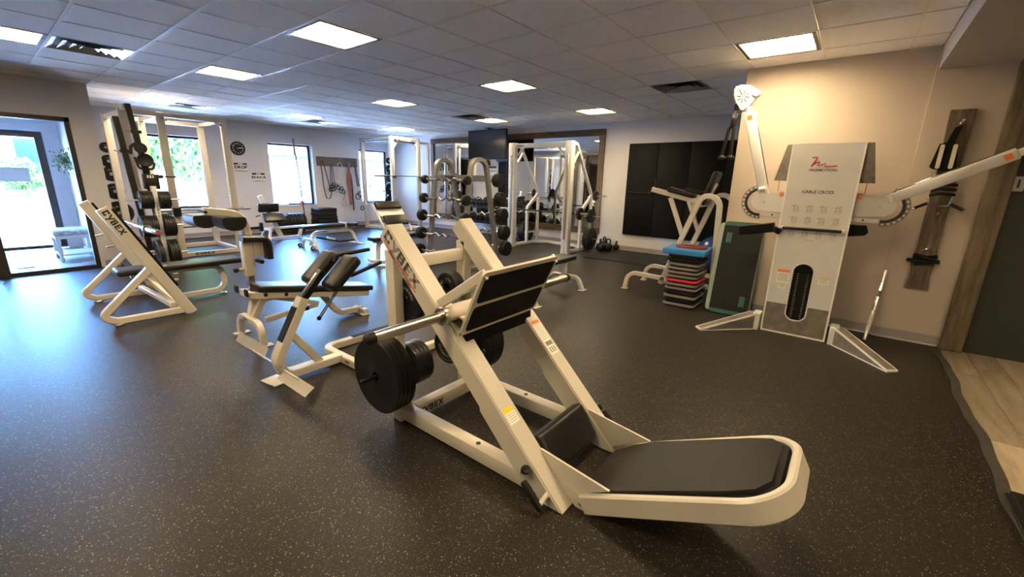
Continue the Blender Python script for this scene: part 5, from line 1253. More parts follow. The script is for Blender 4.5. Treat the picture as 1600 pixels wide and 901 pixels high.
for k, (x, z) in enumerate(BK):
    ez_bar(x + .05, z + .005, 5.425, 4.555, .105 + .005 * k, .12, 'thick curl barbell on the %s rung of the far side of the bar rack' % ordn[k], 'rear curl barbells')
    for y in (5.38, 4.60):
        b = MB(); b.path([(x - .03, y, z - .02), (x + .05, y, z - .02), (x + .08, y, z + .02)], .03, .012, (0, 1, 0), .01, 3); b.build('bar_cradle', 'grey', fr_)

# ================================================================== black wall mats, floor mat, kettlebells
ymat = [3.735, 3.125, 2.52, 1.90, 1.30]
for k in range(4):
    b = MB(); b.b2((XR - .05, ymat[k + 1] + .002, .35), (XR - .001, ymat[k] - .002, 2.16), .008, 2)
    o = b.build('wall_mat', 'mat', None, loc=(XR - .025, (ymat[k] + ymat[k + 1]) / 2, .35)); tag(o, ('leftmost', 'second from left', 'third from left', 'rightmost')[k] + ' black padded panel hung on the grey wall', 'mat', 'black wall mats')
b = MB(); b.b2((7.15, 1.3, 0.0), (8.46, 3.9, .014), .004); o = b.build('floor_mat', 'rubber', None, loc=(7.8, 2.6, 0)); tag(o, 'flat black floor mat below the wall pads', 'mat')
kb = thing('kettlebell', 'x', 'kettlebell', (7.98, 3.98, 0), 0, 'kettlebells by the mirror')
b = MB(); pr = []
for i in range(13):
    a = -PI / 2 + PI * i / 12; pr.append((max(0, .095 * math.cos(a)), .09 + .09 * math.sin(a)))
pr[0] = (0.05, .0); pr.insert(0, (0, 0)); b.lathe(pr, (0, 0, 0), (0, 0, 1), 20); b.build('bell', 'iron', kb, world=False)
b = MB(); b.tube([(-.05, 0, .15), (-.065, 0, .26), (.065, 0, .26), (.05, 0, .15)], .015, .035, k=8); b.build('handle', 'iron', kb, world=False)
kl = [((7.98, 3.98), .3, 'nearest kettlebell on the floor between the smith machine and the black wall pads'), ((8.10, 3.86), 1.2, 'middle kettlebell with a tall handle beside the floor mat'), ((8.24, 4.02), .8, 'kettlebell behind the others against the mirror wall'), ((8.36, 3.80), .1, 'small kettlebell at the right end by the baseboard')]
kb['label'] = kl[0][2]; kb.rotation_euler = (0, 0, .3)
for k in (1, 2, 3):
    o = dup(kb, (*kl[k][0], 0), kl[k][1], kl[k][2]); s = (1, 1.0, 1.05, .75)[k]; o.scale = (s, s, s)
# ================================================================== dip and knee-raise station
dp = thing('dip_station', 'cream knee-raise and dip station in front of the black wall mats', 'exercise machine', (5.75, 1.7, 0))
for x in (5.40, 6.08):
    b = MB(); b.path([(x, 2.28, .01), (x, 2.24, .24), (x, 1.40, .20), (x, 1.22, .20)], .05, .055, (1, 0, 0), .13, 7); b.build('floor_leg', 'white', dp)
    b = MB(); b.b2((x - .04, 2.24, 0), (x + .04, 2.32, .012), .003); b.build('foot_plate', 'white', dp)
    b = MB(); b.path([(x, 1.80, .15), (x, 1.42, 1.30), (x, 1.22, 1.25), (x, 1.17, .05)], .05, .06, (1, 0, 0), .13, 8); b.build('side_frame', 'white', dp)
    b = MB(); b.path([(x, 2.03, 1.335), (x, 1.47, 1.21)], .05, .06, (1, 0, 0), 0); b.build('arm_rail', 'white', dp)
    b = MB(); b.path([(x, 1.79, 1.24), (x, 1.60, .80)], .045, .05, (1, 0, 0), 0); b.build('arm_brace', 'white', dp)
    b = MB(); b.box((x, 1.66, 1.305), (.12, .34, .055), rotX(math.radians(12)), .02, 3); b.build('arm_pad', 'leather', dp)
    b = MB(); b.tube([(x, 1.98, 1.33), (x, 2.00, 1.47)], .014, 0); b.build('hand_grip', 'rubber', dp)
    b = MB(); b.tube([(x, 2.02, 1.30), (x, 2.06, 1.275), (x, 2.34, 1.285)], .014, .02); b.build('dip_handle', 'rubber', dp)
b = MB(); b.beam((5.40, 1.78, .19), (6.08, 1.78, .19), .06, .07); b.build('floor_cross', 'white', dp)
b = MB(); b.beam((5.40, 1.50, 1.16), (6.08, 1.50, 1.16), .05, .05); b.build('upper_cross', 'white', dp)
b = MB(); b.beam((5.74, 1.46, 1.20), (5.74, 1.36, 1.42), .06, .04); b.build('pad_post', 'white', dp)
b = MB(); b.box((5.74, 1.42, 1.36), (.26, .06, .42), rotX(math.radians(17)), .022, 4); b.build('back_pad', 'leather', dp)

# ================================================================== stack of step platforms topped by a foam block and board
cols = ['greystep', 'rubber', 'greystep', 'rubber', 'greystep', 'greystep', 'redstep', 'greystep', 'greystep', 'greystep', 'greystep', 'rubber', 'rubber']
names_ = ['bottom grey step platform of the tall stack', 'black step just above the bottom grey one in the stack', 'grey step third from the floor in the stack', 'black step fourth from the floor in the stack', 'grey step fifth from the floor in the stack',
          'grey step directly below the red one', 'red step platform in the middle of the stack', 'grey step directly above the red one', 'grey step second above the red one', 'grey step third above the red one', 'grey step fourth above the red one, highest of the grey', 'black step second from the top of the stack', 'black step under the blue foam block']
hz = .62 / 13
for k, c in enumerate(cols):
    sx, sy = .42, .37; cx, cy = 5.155 + .004 * math.sin(k * 2), 1.425 + .005 * math.sin(k * 3)
    z = k * hz; sp = thing('step_platform', names_[k], 'step platform', (cx, cy, z), 0, 'stacked step platforms')
    b = MB(); b.prism([(u + cx, v + cy) for u, v in rrect(sx - .045, sy - .045, .04, 4)], (0, 0, z), (1, 0, 0), (0, 1, 0), hz * .45); b.build('shadow_underside', 'rubber', sp)  # dark lower tier puts the shadow gap between steps into the colour
    b = MB()
    b.prism([(u + cx, v + cy) for u, v in rrect(sx, sy, .05, 4)], (0, 0, z + hz * .42), (1, 0, 0), (0, 1, 0), hz * .56)
    e = [e for e in b.bm.edges if all(v.co.z > z + hz * .4 for v in e.verts) and abs(e.verts[0].co.z - e.verts[1].co.z) < 1e-4]
    bmesh.ops.bevel(b.bm, geom=e, offset=.008, segments=2, affect='EDGES')
    b.build('deck', c, sp)
b = MB(); b.box((5.155, 1.44, .655), (.44, .46, .062), rotZ(.05), .006, 2); o = b.build('foam_block', 'blue', None, loc=(5.155, 1.44, .624)); tag(o, 'bright blue foam block lying on top of the step stack', 'foam block')
b = MB(); b.prism([(u + 5.19, v + 1.41) for u, v in rrect(.26, .34, .09, 5)], (0, 0, .6865), (1, 0, 0), (0, 1, 0), .016); o = b.build('balance_board', 'brick', None, loc=(5.19, 1.41, .6865)); tag(o, 'dark red rounded board lying on the blue foam block', 'board')
# exercise ball behind
b = MB(); bmesh.ops.create_uvsphere(b.bm, u_segments=32, v_segments=20, radius=.30, matrix=Matrix.Translation((7.35, 1.62, .315)))
o = b.build('exercise_ball', 'ball', None, loc=(7.35, 1.62, .015)); tag(o, 'dark blue exercise ball behind the dip station', 'exercise ball')
# step deck leaning on the wall: green rim, black top
sd2 = thing('step_deck', 'black topped green aerobic step deck leaning on its end against the wall', 'step deck', (5.15, .90, 0))
tl = math.radians(13); ux = Vector((math.sin(tl), 0, math.cos(tl))); nx = Vector((-math.cos(tl), 0, math.sin(tl))); uy = Vector((0, 1, 0))
o0 = Vector((5.035, .905, .012))
def deck(poly, off, th): return [(a, c) for a, c in poly]
Ld, Wd = 1.03, .40
b = MB(); b.prism([(a + .022, c + Ld / 2) for a, c in rrect(Wd + .045, Ld - .03, .03, 5)], o0 - nx * .075, uy, ux, .05 if uy.cross(ux).dot(nx) > 0 else -.05)
bmesh.ops.bevel(b.bm, geom=b.bm.edges[:], offset=.006, segments=2, affect='EDGES'); b.build('rim', 'paleside', sd2)
sgn = 1 if uy.cross(ux).dot(nx) > 0 else -1
b = MB(); b.prism([(a, c + Ld / 2) for a, c in rrect(Wd - .004, Ld, .03, 5)], o0 - nx * .03, uy, ux, .03 * sgn); bmesh.ops.bevel(b.bm, geom=b.bm.edges[:], offset=.006, segments=2, affect='EDGES'); b.build('edge_band', 'green', sd2)
b = MB(); b.prism([(a, c + Ld / 2) for a, c in rrect(Wd - .012, Ld - .09, .015, 4)], o0 + nx * .0, uy, ux, .006 * sgn); b.build('top_mat', 'rubber', sd2)
for a, c in ((.13, .85), (-.12, .16)):
    b = MB(); b.prism([(a + u, c + v) for u, v in rrect(.055, .115, .006, 2)], o0 + nx * .006, uy, ux, .003 * sgn); b.build('green_patch', 'green', sd2)

# ================================================================== cable cross machine
fm = thing('cable_machine', 'white dual-arm cable cross machine with grey base against the warm wall', 'cable machine', (4.85, .26, 0))
YA, YC, XF = .525, .005, 4.76       # panel left and right edges, front face
Yc = (YA + YC) / 2
# the front face of the panel is an arched sheet with a slot for the weight stack
def panel(z0, z1, mat, name, par, holes=None):
    b = MB(); n = 10; vs, fs = [], []
    return b
slot = [(u, v + .43) for u, v in rrect(.165, .56, .08, 6)]
b = MB()
# outline with slot: build as ring between outer rect and slot by triangulated fill
outer = [(-.26, .30), (.26, .30), (.26, 1.785), (-.26, 1.785)]
def sheet(poly, hole, th, mat, name, par):
    b = MB(); bm = b.bm
    ov = [bm.verts.new((XF, Yc - u, v)) for u, v in poly]; oe = [bm.edges.new((ov[i], ov[(i + 1) % len(ov)])) for i in range(len(ov))]
    he = []
    if hole:
        hv = [bm.verts.new((XF, Yc - u, v)) for u, v in hole]; he = [bm.edges.new((hv[i], hv[(i + 1) % len(hv)])) for i in range(len(hv))]
    bmesh.ops.triangle_fill(bm, edges=oe + he, use_beauty=True)
    r = bmesh.ops.extrude_face_region(bm, geom=bm.faces[:]); bmesh.ops.translate(bm, verts=[v for v in r['geom'] if isinstance(v, bmesh.types.BMVert)], vec=(th, 0, 0))
    return b.build(name, mat, par, smooth=0)
up_slot = [(u, v) for u, v in slot if v >= .30]; lo_slot = [(u, v) for u, v in slot if v <= .30]
# white upper sheet: notch at the bottom for the slot
pts = [(-.26, .30), (-.0825, .30)] + sorted([(u, v) for u, v in up_slot], key=lambda p: -math.atan2(p[1] - .43, p[0]) if False else p[0]) 
topc = [(-.0825, .30), (-.0825, .63)] + [(.0825 * math.cos(a), .63 + .08 * math.sin(a)) for a in [PI - PI * k / 12 for k in range(1, 12)]] + [(.0825, .63), (.0825, .30)]
whitep = sheet([(-.26, .30)] + topc + [(.26, .30), (.26, 1.785), (-.26, 1.785)], None, .03, 'ltgrey', 'front_panel', fm)
botc = [(.0825, .30), (.0825, .22)] + [(.0825 * math.cos(a), .22 - .07 * math.sin(a)) for a in [PI * k / 12 for k in range(1, 12)]] + [(-.0825, .22), (-.0825, .30)]
sheet([(.26, .30)] + [(.26, 0.012), (-.26, 0.012), (-.26, .30)] + botc[::-1], None, .03, 'brushed', 'base_panel', fm)
b = MB(); rimp = [Vector((XF - .002, Yc - u, v)) for u, v in topc[1:-1] + botc[1:-1]]
b.tube(rimp, .006, 0, k=6, close=True); b.build('slot_rim', 'white2', fm)
b = MB(); b.b2((XF - .004, YA - .008, .012), (XF + .03, YA + .006, 1.785)); b.build('edge_strip', 'paper', fm)
b = MB(); b.b2((XF - .004, YC - .006, .012), (XF + .03, YC + .008, 1.785)); b.build('edge_strip', 'paper', fm)
b = MB(); b.b2((XF - .006, YC - .006, 0), (XF + .035, YA + .006, .014)); b.build('base_edge', 'paper', fm)
b = MB(); b.b2((XF + .03, YC + .03, 0.0), (5.10, YC + .045, 1.75)); b.b2((XF + .03, YA - .045, 0.0), (5.10, YA - .03, 1.75)); b.b2((5.09, YC + .03, 0.0), (5.105, YA - .03, 1.75)); b.b2((XF + .03, YC + .03, 1.735), (5.10, YA - .03, 1.75)); b.build('tower_body', 'ltgrey', fm)
# weight stack in the slot
for k in range(19):
    z = .16 + k * .024
    b = MB(); b.b2((XF + .045, Yc - .075, z), (XF + .12, Yc + .075, z + .0236), .001); ws = b.build('stack_plate', 'satin', fm)
    b = MB(); b.text(str(10 * (19 - k)), (XF + .0445, Yc + .04, z + .011), (0, -1, 0), (0, 0, 1), .016); b.text('%d' % round((19 - k) * 4.5), (XF + .0445, Yc - .04, z + .011), (0, -1, 0), (0, 0, 1), .016); b.build('number_print', 'silverink', ws, smooth=0)
b = MB(); b.b2((XF + .034, Yc - .085, .62), (XF + .13, Yc + .085, .74), .004); b.build('slot_shroud', 'satin', fm)
b = MB(); b.b2((XF + .128, Yc - .085, .13), (XF + .135, Yc + .085, .74)); b.build('slot_back', 'satin', fm)
# printed matter on the panel
def pr_(y, z, body, size, mat, name='lettering', st=1.0):
    b = MB(); b.text(body, (XF - .0012, y, z), (0, -1, 0), (0, 0, 1), size, st); return b.build(name, mat, fm, smooth=0)
pr_(Yc + .005, 1.555, 'FREEMOTION', .030, 'ink', st=1.1)
pr_(Yc + .012, 1.365, 'CABLE CROSS', .037, 'ink', st=1.03)
b = MB(); sw = [(-.085, 1.575), (-.075, 1.60), (-.045, 1.63), (-.055, 1.645), (-.075, 1.65)]
mk = [((a - 432) / 2540, 1.557 + (270 - c) / 1900) for a, c in ((212, 76), (255, 64), (305, 62), (290, 100), (214, 214), (250, 175), (300, 148), (358, 134), (338, 208), (400, 188), (470, 163), (468, 214), (570, 214), (695, 204))]
b.sweep([Vector((XF - .0015, Yc - u + .01, v)) for u, v in mk], [(-.0004, -.0052), (.0004, -.0052), (.0004, .0052), (-.0004, .0052)], (1, 0, 0)); b.build('logo_mark', 'red', fm, smooth=0)
b = MB(); b.prism([(u, v) for u, v in rrect(.10, .075, .02, 3)], (XF, Yc, 1.475), (0, -1, 0), (0, 0, 1), .004); b.build('clear_plaque', 'ltgrey', fm)
rn = random.Random(21)
for row, z in enumerate((1.215, 1.11, .985)):
    for k in range(4):
        y = Yc + .155 - k * .105
        b = MB()
        def ln(a, c, w=.0032): b.beam((XF - .0012, y - a[0], z + a[1]), (XF - .0012, y - c[0], z + c[1]), .0008, w, up=(0, .3, .95), bev=0)
        ln((.008, -.03), (.008, .02)); ln((.022, -.03), (.022, .02)); ln((.008, .02), (.022, .02)); ln((.008, -.005), (.022, -.005)); ln((-.012, .0), (-.004, .025))
        ln((-.012, .0), (-.02, -.03)); ln((-.01, -.002), (-.002, -.03)); ln((-.004, .018), (.022 if k % 2 else -.03, .03 - .02 * (row == 2))); ln((-.006, .014), (-.03, .012 + .012 * rn.random())); ln((-.006, .026), (-.002, .034), .006)
        ln((-.025, -.038), (.025, -.038), .0015)
        o = b.build('exercise_figure', 'greyink', fm, smooth=0); o['kind'] = 'stuff'
b = MB(); b.b2((XF - .0014, Yc - .03, .928), (XF - .0008, Yc + .05, .931)); b.build('print_line', 'greyink', fm, smooth=0)
def lab(y0, y1, z0, z1, head, nlines):
    b = MB(); b.b2((XF - .0014, y0, z0), (XF - .0004, y1, z1)); l = b.build('warning_label', 'paper', fm, smooth=0)
    h = z1 - z0; b = MB(); b.b2((XF - .0020, y0, z1 - h * .2), (XF - .0013, y1, z1)); b.build('header', head, l, smooth=0)
    for k in range(nlines):
        z = z1 - h * (.32 + .62 * k / nlines); b = MB(); b.b2((XF - .0020, y0 + .008, z - .002), (XF - .0013, y1 - .008, z + .001)); b.build('print_line', 'greyink', l, smooth=0)
lab(Yc + .105, Yc + .205, .505, .635, 'orange', 8); lab(Yc + .12, Yc + .18, .45, .49, 'yellow', 2); lab(Yc - .205, Yc - .125, .535, .60, 'yellow', 3)
# front handle bar
b = MB(); b.tube([(XF - .05, YA - .035, 1.034), (XF - .05, YC + .04, 1.034)], .0135, 0); hb = b.build('front_bar', 'rubber', fm)
for y in (YA - .028, YC + .033):
    b = MB(); b.lathe([(.016, 0), (.016, .035), (.012, .055), (0, .06)], (XF, y, 1.034), (-1, 0, 0), 12); b.build('bar_mount', 'white2', hb)
# grey wings at the top
b = MB(); b.prism([(YA, 1.785), (YA + .05, 1.785), (YA + .115, 1.46), (YA, 1.46)], (XF + .06, 0, 0), (0, 1, 0), (0, 0, 1), .02); b.build('wing', 'brushed', fm)
b = MB(); b.prism([(YC, 1.785), (YC - .055, 1.785), (YC - .115, 1.45), (YC, 1.45)], (XF + .06, 0, 0), (0, 1, 0), (0, 0, 1), .02); b.build('wing', 'brushed', fm)
for y in (YA + .07, YC - .06):
    b = MB(); b.cyl((XF + .07, y, 1.47), (XF + .07, y, 1.36), .003, 8); b.build('cable', 'tanleather', fm)
# shoulder housings, toothed discs, arms
XH = 4.90
for s, yh, nm in ((1, .715, 'l'), (-1, -.19, 'r')):
    ye = YA - .02 if s > 0 else YC + .02
    b = MB(); hp = [(ye - s * .05, 1.365), (ye + s * .06, 1.365), (ye + s * .085, 1.335)]
    for k in range(9):
        a = PI / 2 - PI * k / 8 * 1.05; hp.append((yh + s * .095 * math.cos(a), 1.26 + .085 * math.sin(a)))
    hp += [(ye - s * .05, 1.155)]
    b.prism(hp, (XH - .06, 0, 0), (0, 1, 0), (0, 0, 1), .10); bmesh.ops.bevel(b.bm, geom=b.bm.edges[:], offset=.005, segments=2, affect='EDGES'); ho = b.build('shoulder_housing', 'ltgrey', fm)
    b = MB(); b.cyl((XH - .068, yh - s * .02, 1.258), (XH - .058, yh - s * .02, 1.258), .011, 12); b.build('bolt', 'steel', ho)
    b = MB(); b.b2((XH - .0625, ye + s * .052 - .018, 1.315), (XH - .0605, ye + s * .052 + .018, 1.35)); b.build('orange_label', 'orange', ho, smooth=0)
    b = MB(); b.b2((XH - .05, min(ye, yh), 1.115), (XH + .03, max(ye, yh), 1.158), .005); lo_ = b.build('lower_beam', 'ltgrey', ho)
    b = MB(); b.cyl((XH - .054, (ye + yh) / 2, 1.137), (XH - .05, (ye + yh) / 2, 1.137), .008, 10); b.build('bolt', 'ink', lo_)
    yd_ = yh + s * .02
    b = MB(); arc = []
    a0, a1 = (PI * .58, PI * 1.42) if s < 0 else (-PI * .42, PI * .42)
    a0, a1 = (math.radians(-95), math.radians(75))
    ring = [(math.cos(a), math.sin(a)) for a in [a0 + (a1 - a0) * k / 18 for k in range(19)]]
    b.prism([(yd_ + s * .165 * c, 1.255 + .165 * q) for c, q in ring] + [(yd_ + s * .115 * c, 1.255 + .115 * q) for c, q in ring[::-1]], (XH - .02, 0, 0), (0, 1, 0), (0, 0, 1), .02); dsc = b.build('toothed_disc', 'brushed', fm)
    for k in range(11):
        a = a0 + (a1 - a0) * (k + .5) / 11
        b = MB(); b.cyl((XH - .0225, yd_ + s * .148 * math.cos(a), 1.255 + .148 * math.sin(a)), (XH - .0195, yd_ + s * .148 * math.cos(a), 1.255 + .148 * math.sin(a)), .0085, 10); b.build('pin_hole', 'paper', dsc)
    b = MB(); b.prism([(yd_ + s * .135 * c, 1.255 + .135 * q) for c, q in ring] + [(yd_ + s * .112 * c, 1.255 + .112 * q) for c, q in ring[::-1]], (XH - .0235, 0, 0), (0, 1, 0), (0, 0, 1), .004); b.build('scale_ring', 'ink', dsc)
    tip = Vector((XH + .0, .955, 2.10)) if s > 0 else Vector((XH, -.885, 1.685))
    root = Vector((XH, yh + s * .01, 1.36)) if s > 0 else Vector((XH, -.215, 1.315))
    d_ = (tip - root).normalized(); n_ = Vector((1, 0, 0)).cross(d_)
    b = MB(); b.beam(root - d_ * .05, tip, .075, .085, up=n_, bev=.012, seg=2); ar = b.build('arm', 'ltgrey', fm)
    b = MB(); b.beam(root + d_ * .05 + n_ * (.047 * s), tip + n_ * (.047 * s), .02, .012, up=n_, bev=.002); b.build('slide_rail', 'chrome', ar)
    q = tip - d_ * .055; b = MB(); b.beam(q - d_ * .022 - Vector((.0385, 0, 0)), q + d_ * .022 - Vector((.0385, 0, 0)), .001, .045, up=n_, bev=0); b.build('orange_label', 'orange', ar, smooth=0)
    b = MB(); b.cyl(tip, tip + d_ * .05, .028, 18, .003); hd = b.build('swivel_neck', 'paper', fm)
    b = MB(); b.cyl(root + d_ * .02 - Vector((.05, 0, 0)) - n_ * .03 * s, root + d_ * .02 - Vector((.05, 0, 0)) + n_ * .03 * s, .022, 14, .005); b.build('shoulder_knob', 'paper', fm)
    # head: a rounded three-corner shell around the pulley, with radial slots
    if s > 0: hc = tip + Vector((0, .05, .135))
    else: hc = tip + d_ * .15 + Vector((0, -.03, -.05))
    hp = [(.115, .105), (.05, .125), (-.03, .11), (-.095, .065), (-.11, .03), (-.10, -.005), (-.05, -.07), (.0, -.125), (.03, -.12), (.075, -.06), (.11, .02)]
    b = MB(); b.prism([(hc.y + u * 1.0, hc.z + v) for u, v in hp], (XH - .03, 0, 0), (0, 1, 0), (0, 0, 1), .07); bmesh.ops.bevel(b.bm, geom=b.bm.edges[:], offset=.012, segments=3, affect='EDGES'); he_ = b.build('pulley_head', 'ltgrey', fm)
    for k in range(8):
        a = k * PI / 4 + .2; L0_, L1_ = .02, .058 if k != 1 else .085
        b = MB(); b.beam((XH - .031, hc.y + math.cos(a) * L0_ + .02, hc.z + math.sin(a) * L0_ + .01), (XH - .031, hc.y + math.cos(a) * L1_ + .02, hc.z + math.sin(a) * L1_ + .01), .002, .007, up=(0, -math.sin(a), math.cos(a)), bev=0); b.build('slot', 'ink', he_, smooth=0)
    b = MB(); b.cyl((XH - .045, hc.y - .09, hc.z + .03), (XH + .04, hc.y - .09, hc.z + .03), .033, 20, .006); b.build('counter_roller', 'ltgrey', he_)
# base legs with brushed panels
for s, yr, tipp in ((1, .545, (4.32, 1.01)), (-1, -.02, (4.30, -.46))):
    b = MB(); b.b2((4.70, min(yr, yr + s * .07), .0), (4.86, max(yr, yr + s * .07), .17), .006); b.build('leg_block', 'white2', fm)
    p0 = Vector((4.74, yr + s * .06, .165)); p1 = Vector((*tipp, .015)); hd_ = (p1 - p0); hd_.z = 0; side = hd_.cross(Vector((0, 0, 1))).normalized()
    b = MB(); b.beam(p0, p1, .085, .012, up=(0, 0, 1), bev=.002); b.build('leg_cover', 'brushed', fm)
    b = MB()
    for q in (-1, 1): b.beam(p0 + side * .043 * q, p1 + side * .043 * q, .006, .016, bev=0)
    b.beam(p1 - side * .046, p1 + side * .046, .012, .016, bev=0); b.build('leg_edge', 'paper', fm, smooth=0)
    for q in (-1, 1):
        b = MB(); vs = [p0 + side * .040 * q - Vector((0, 0, .006)), p1 + side * .040 * q, Vector((p1.x, p1.y, .004)) + side * .04 * q, Vector((p0.x, p0.y, .004)) + side * .04 * q]
        b.raw(vs, [(0, 1, 2, 3)]); b.build('leg_side', 'alu' if s > 0 else 'brushed', fm, smooth=0)
    b = MB(); b.beam(Vector((p0.x, p0.y, .005)), Vector((p1.x, p1.y, .005)), .09, .008, bev=0); b.build('leg_foot', 'paper', fm, smooth=0)
# dark rear arms seen beside the tower
b = MB(); b.beam((4.62, .545, 1.04), (4.62, .83, .985), .10, .085, bev=.006); b.build('hip_pad', 'mat', fm)
b = MB(); b.prism([(-.0, .98), (-.12, 1.0), (-.14, 1.03), (-.12, 1.085), (.0, 1.085)], (4.90, -.0, 0), (0, 1, 0), (0, 0, 1), .08); b.build('rear_bracket', 'mat', fm)
b = MB(); b.beam((4.70, .50, .99), (4.70, .56, 1.02), .05, .05); b.build('pad_mount', 'mat', fm)
# triceps rope on the left head
tr = thing('triceps_rope', 'black double-ended rope hanging from the left pulley head', 'rope', (4.90, 1.09, 1.64))
b = MB(); b.tube([(4.90, 1.075, 2.15), (4.90, 1.085, 2.06)], .004, 0, k=6); b.build('cable', 'steel', tr)
b = MB(); b.cyl((4.90, 1.07, 2.19), (4.90, 1.075, 2.13), .026, 12, .006); b.build('stopper', 'rubber', tr)
b = MB(); b.tube([Vector((4.90, 1.08 + .02 * math.cos(t), 2.085 + .022 * math.sin(t))) for t in [2 * PI * k / 12 for k in range(12)]], .005, 0, k=6, close=True); b.build('carabiner', 'steel', tr)
b = MB(); b.cyl((4.90, 1.085, 2.05), (4.90, 1.085, 1.985), .03, 12, .006); b.build('clamp', 'rubber', tr)
for dy in (.062, -.02):
    b = MB(); b.tube([(4.90, 1.085, 2.0), (4.90, 1.085 + dy * .55, 1.955), (4.90, 1.09 + dy * 1.0, 1.70)], .016, .03, k=10); b.build('rope_leg', 'rubber', tr)
    b = MB(); b.lathe([(0, 0), (.03, 0), (.038, .012), (.034, .028), (.018, .04), (0, .042)], (4.90, 1.09 + dy * 1.0, 1.665), (0, 0, 1), 14); b.build('end_knob', 'rubber', tr)

# ================================================================== attachment plank on the right wall
pk = bpy.data.objects.new('x', None); bpy.data.objects.remove(pk)
XW = 5.335
b = MB(); rn = random.Random(2); n = 12; L0, R0 = [], []
for k in range(n + 1):
    z = .515 + (2.065 - .515) * k / n; L0.append((-.505 - (.0 if k in (0, n) else rn.uniform(0, .012)), z)); R0.append((-.66 + (.0 if k in (0, n) else rn.uniform(0, .012)), z))
b.prism(L0 + R0[::-1], (XW - .035, 0, 0), (0, 1, 0), (0, 0, 1), .034)
pk = b.build('attachment_plank', 'barn', None, loc=(XW - .017, -.585, .515)); tag(pk, 'weathered vertical plank with hooks on the wall beside the dark door', 'board')
for z in (1.96, 1.52, 1.20, .90):
    b = MB(); b.tube([(-.02, -.0, z - .515), (-.06, 0, z - .52), (-.075, 0, z - .495)], .006, .012, k=6); b.build('hook', 'steel', pk, world=False)
XK = XW - .06
st = thing('ankle_harness', 'black strap harness with two cream pads hung at the top of the plank', 'strap', (XK, -.58, 1.6), 0, 'cable attachments on the plank')
b = MB(); b.prism([(-.60, 1.94), (-.555, 1.92), (-.525, 1.80), (-.485, 1.79), (-.455, 1.60), (-.475, 1.585), (-.61, 1.55), (-.625, 1.56), (-.60, 1.78), (-.575, 1.80)], (XK - .012, 0, 0), (0, 1, 0), (0, 0, 1), .022); b.build('strap', 'mat', st)
for y in (-.505, -.585):
    b = MB(); b.prism([(y + u + (v * -.0), v + 1.685) for u, v in rrect(.028, .20, .012, 3)], (XK - .022, 0, 0), (0, 1, 0), (0, 0, 1), .010); b.build('pad', 'rope', st)
b = MB(); b.tube([(XK, -.60, 1.98), (XK, -.575, 1.95), (XK, -.605, 1.925)], .006, .008, k=6); b.build('ring', 'chrome', st)
b = MB(); b.tube([Vector((XK, -.50 + .016 * math.cos(t), 1.535 + .018 * math.sin(t))) for t in [2 * PI * k / 10 for k in range(10)]], .004, 0, k=6, close=True); b.build('ring', 'chrome', st)
vb = thing('row_handle', 'chrome V-shaped row handle hung at the middle of the plank', 'handle', (XK, -.58, 1.25), 0, 'cable attachments on the plank')
b = MB(); b.tube([(XK - .01, -.50, 1.36), (XK - .02, -.51, 1.275), (XK - .02, -.64, 1.275), (XK - .01, -.65, 1.36)], .009, .02, k=8); b.build('frame', 'chrome', vb)
for y0, y1 in ((-.50, -.42), (-.65, -.73)):
    b = MB(); b.cyl((XK - .015, y0, 1.29), (XK - .05, y1, 1.245), .013, 10, .003); b.build('grip', 'rubber', vb)
    b = MB(); b.cyl((XK - .05, y1, 1.245), (XK - .053, y1 + (y1 - y0) * .12, 1.24), .016, 10); b.build('end_disc', 'chrome', vb)
for z in (1.40, 1.44, 1.36):
    b = MB(); b.tube([(XK - .03, -.50 , z), (XK - .035, -.56, z + .02), (XK - .03, -.66, z + .01)], .014, .05, k=8); b.build('strap_coil', 'rubber', vb)
hs = thing('stirrup_bundle', 'small bundle of black strap handles hung at the bottom of the plank', 'strap', (XK, -.58, .75), 0, 'cable attachments on the plank')
b = MB(); b.tube([(XK, -.55, .87), (XK - .01, -.585, .90), (XK, -.62, .87)], .005, .02, k=6); b.build('ring', 'chrome', hs)
for k, (y0, z0, y1, z1) in enumerate(((-.50, .80, -.66, .83), (-.46, .785, -.64, .78), (-.52, .755, -.68, .79), (-.50, .84, -.64, .80))):
    b = MB(); b.cyl((XK - .015 - .012 * (k % 2), y0, z0), (XK - .015 - .012 * (k % 2), y1, z1), .017, 10, .004); b.build('handle', 'rubber' if k else 'mat', hs)
# clear tube leaning in the wall corner
rd = thing('clear_pole', 'slim silvery pole leaning in the corner right of the cable machine', 'pole', (5.10, -.30, 0))
q0, q1 = Vector((5.07, -.295, .01)), Vector((5.318, -.348, .655))
for k, (a, c, r, m_) in enumerate(((0, .12, .014, 'alu'), (.12, .36, .017, 'ltgrey'), (.36, .42, .019, 'steel'), (.42, .62, .017, 'chrome'), (.62, .70, .013, 'greystep'), (.70, .82, .016, 'chrome'), (.82, 1, .014, 'alu'))):
    b = MB(); b.cyl(q0.lerp(q1, a), q0.lerp(q1, c), r, 12, .002); b.build('section', m_, rd)
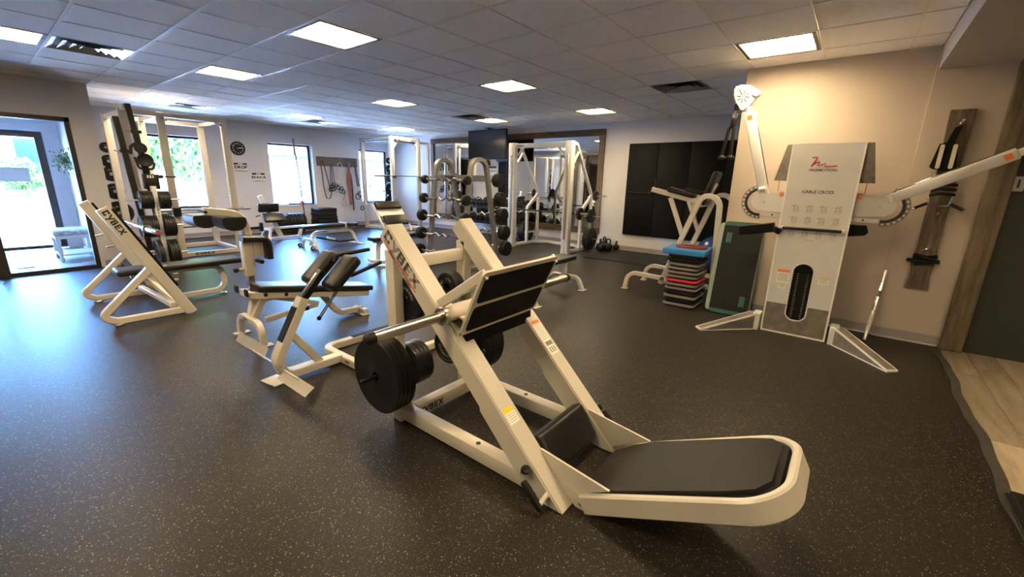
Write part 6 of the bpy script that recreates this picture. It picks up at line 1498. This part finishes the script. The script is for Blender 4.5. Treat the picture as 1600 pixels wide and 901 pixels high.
# machine foot at the right edge of the picture
bk = thing('black_machine_foot', 'black steel machine foot cut by the right edge of the picture', 'machine', (2.70, -.95, 0))
b = MB(); b.b2((2.45, -1.30, .012), (2.82, -.795, .026), .003); b.build('floor_plate', 'blacksteel', bk)
b = MB(); b.beam((2.78, -.825, .045), (2.20, -.825, .045), .05, .04, bev=.005); b.build('rail', 'blacksteel', bk)
b = MB(); b.b2((2.40, -1.30, .026), (2.66, -.86, .16), .01); b.build('block', 'rubber', bk)
# bench in the entry
eb = thing('entry_bench', 'white bench with patterned grey cushion inside the glass entry', 'bench', (.93, 9.95, 0))
for x in (.74, 1.14):
    for y in (9.68, 10.22):
        b = MB(); b.lathe([(0, 0), (.022, 0), (.026, .05), (.018, .07), (.028, .12), (.030, .2), (.02, .27), (.03, .29), (.03, .40), (0, .40)], (x, y, -.002), (0, 0, 1), 12); b.build('leg', 'white2', eb)
b = MB(); b.b2((.71, 9.64, .36), (1.17, 10.26, .41), .006); b.build('seat_rail', 'white2', eb)
b = MB(); b.b2((.72, 9.66, .09), (1.16, 10.24, .115), .005); b.build('shelf', 'white2', eb)
b = MB(); b.b2((.70, 9.63, .41), (1.18, 10.27, .49), .03, 3); b.build('cushion', 'fabric', eb)
b = MB(); b.b2((.25, 9.4, -.002), (.42, 10.6, .008), .003); o = b.build('door_mat', 'rubber', None, loc=(.33, 10, -.002)); tag(o, 'dark doormat on the entry floor', 'mat')
pf = thing('reflected_foliage', 'green leaves standing in for reflected foliage above the entry bench', 'plant', (1.12, 10.3, 1.45))  # modelled plant stands in for a reflection of foliage
b = MB(); b.lathe([(0, 0), (.06, 0), (.09, .10), (.085, .10), (.06, .02), (0, .02)], (1.10, 10.3, 1.42), (0, 0, 1), 14); b.build('pot', 'white2', pf)
b = MB(); rn = random.Random(8); vs, fs = [], []
for k in range(260):
    c = Vector((1.08 + rn.gauss(0, .05), 10.3 + rn.gauss(0, .10), 1.55 + rn.gauss(0, .08)))
    c.x = min(c.x, 1.17); R = Euler((rn.uniform(0, 6), rn.uniform(0, 6), rn.uniform(0, 6))).to_matrix(); s = .03
    i = len(vs); vs += [R @ Vector(v) * s + c for v in ((-1, 0, 0), (0, -.4, 0), (1, 0, 0), (0, .4, 0))]; fs.append((i, i + 1, i + 2, i + 3))
vs = [Vector((min(v.x, 1.19), v.y, v.z)) for v in vs]
b.raw(vs, fs); o = b.build('foliage', 'leaves', pf, smooth=0); o['kind'] = 'stuff'
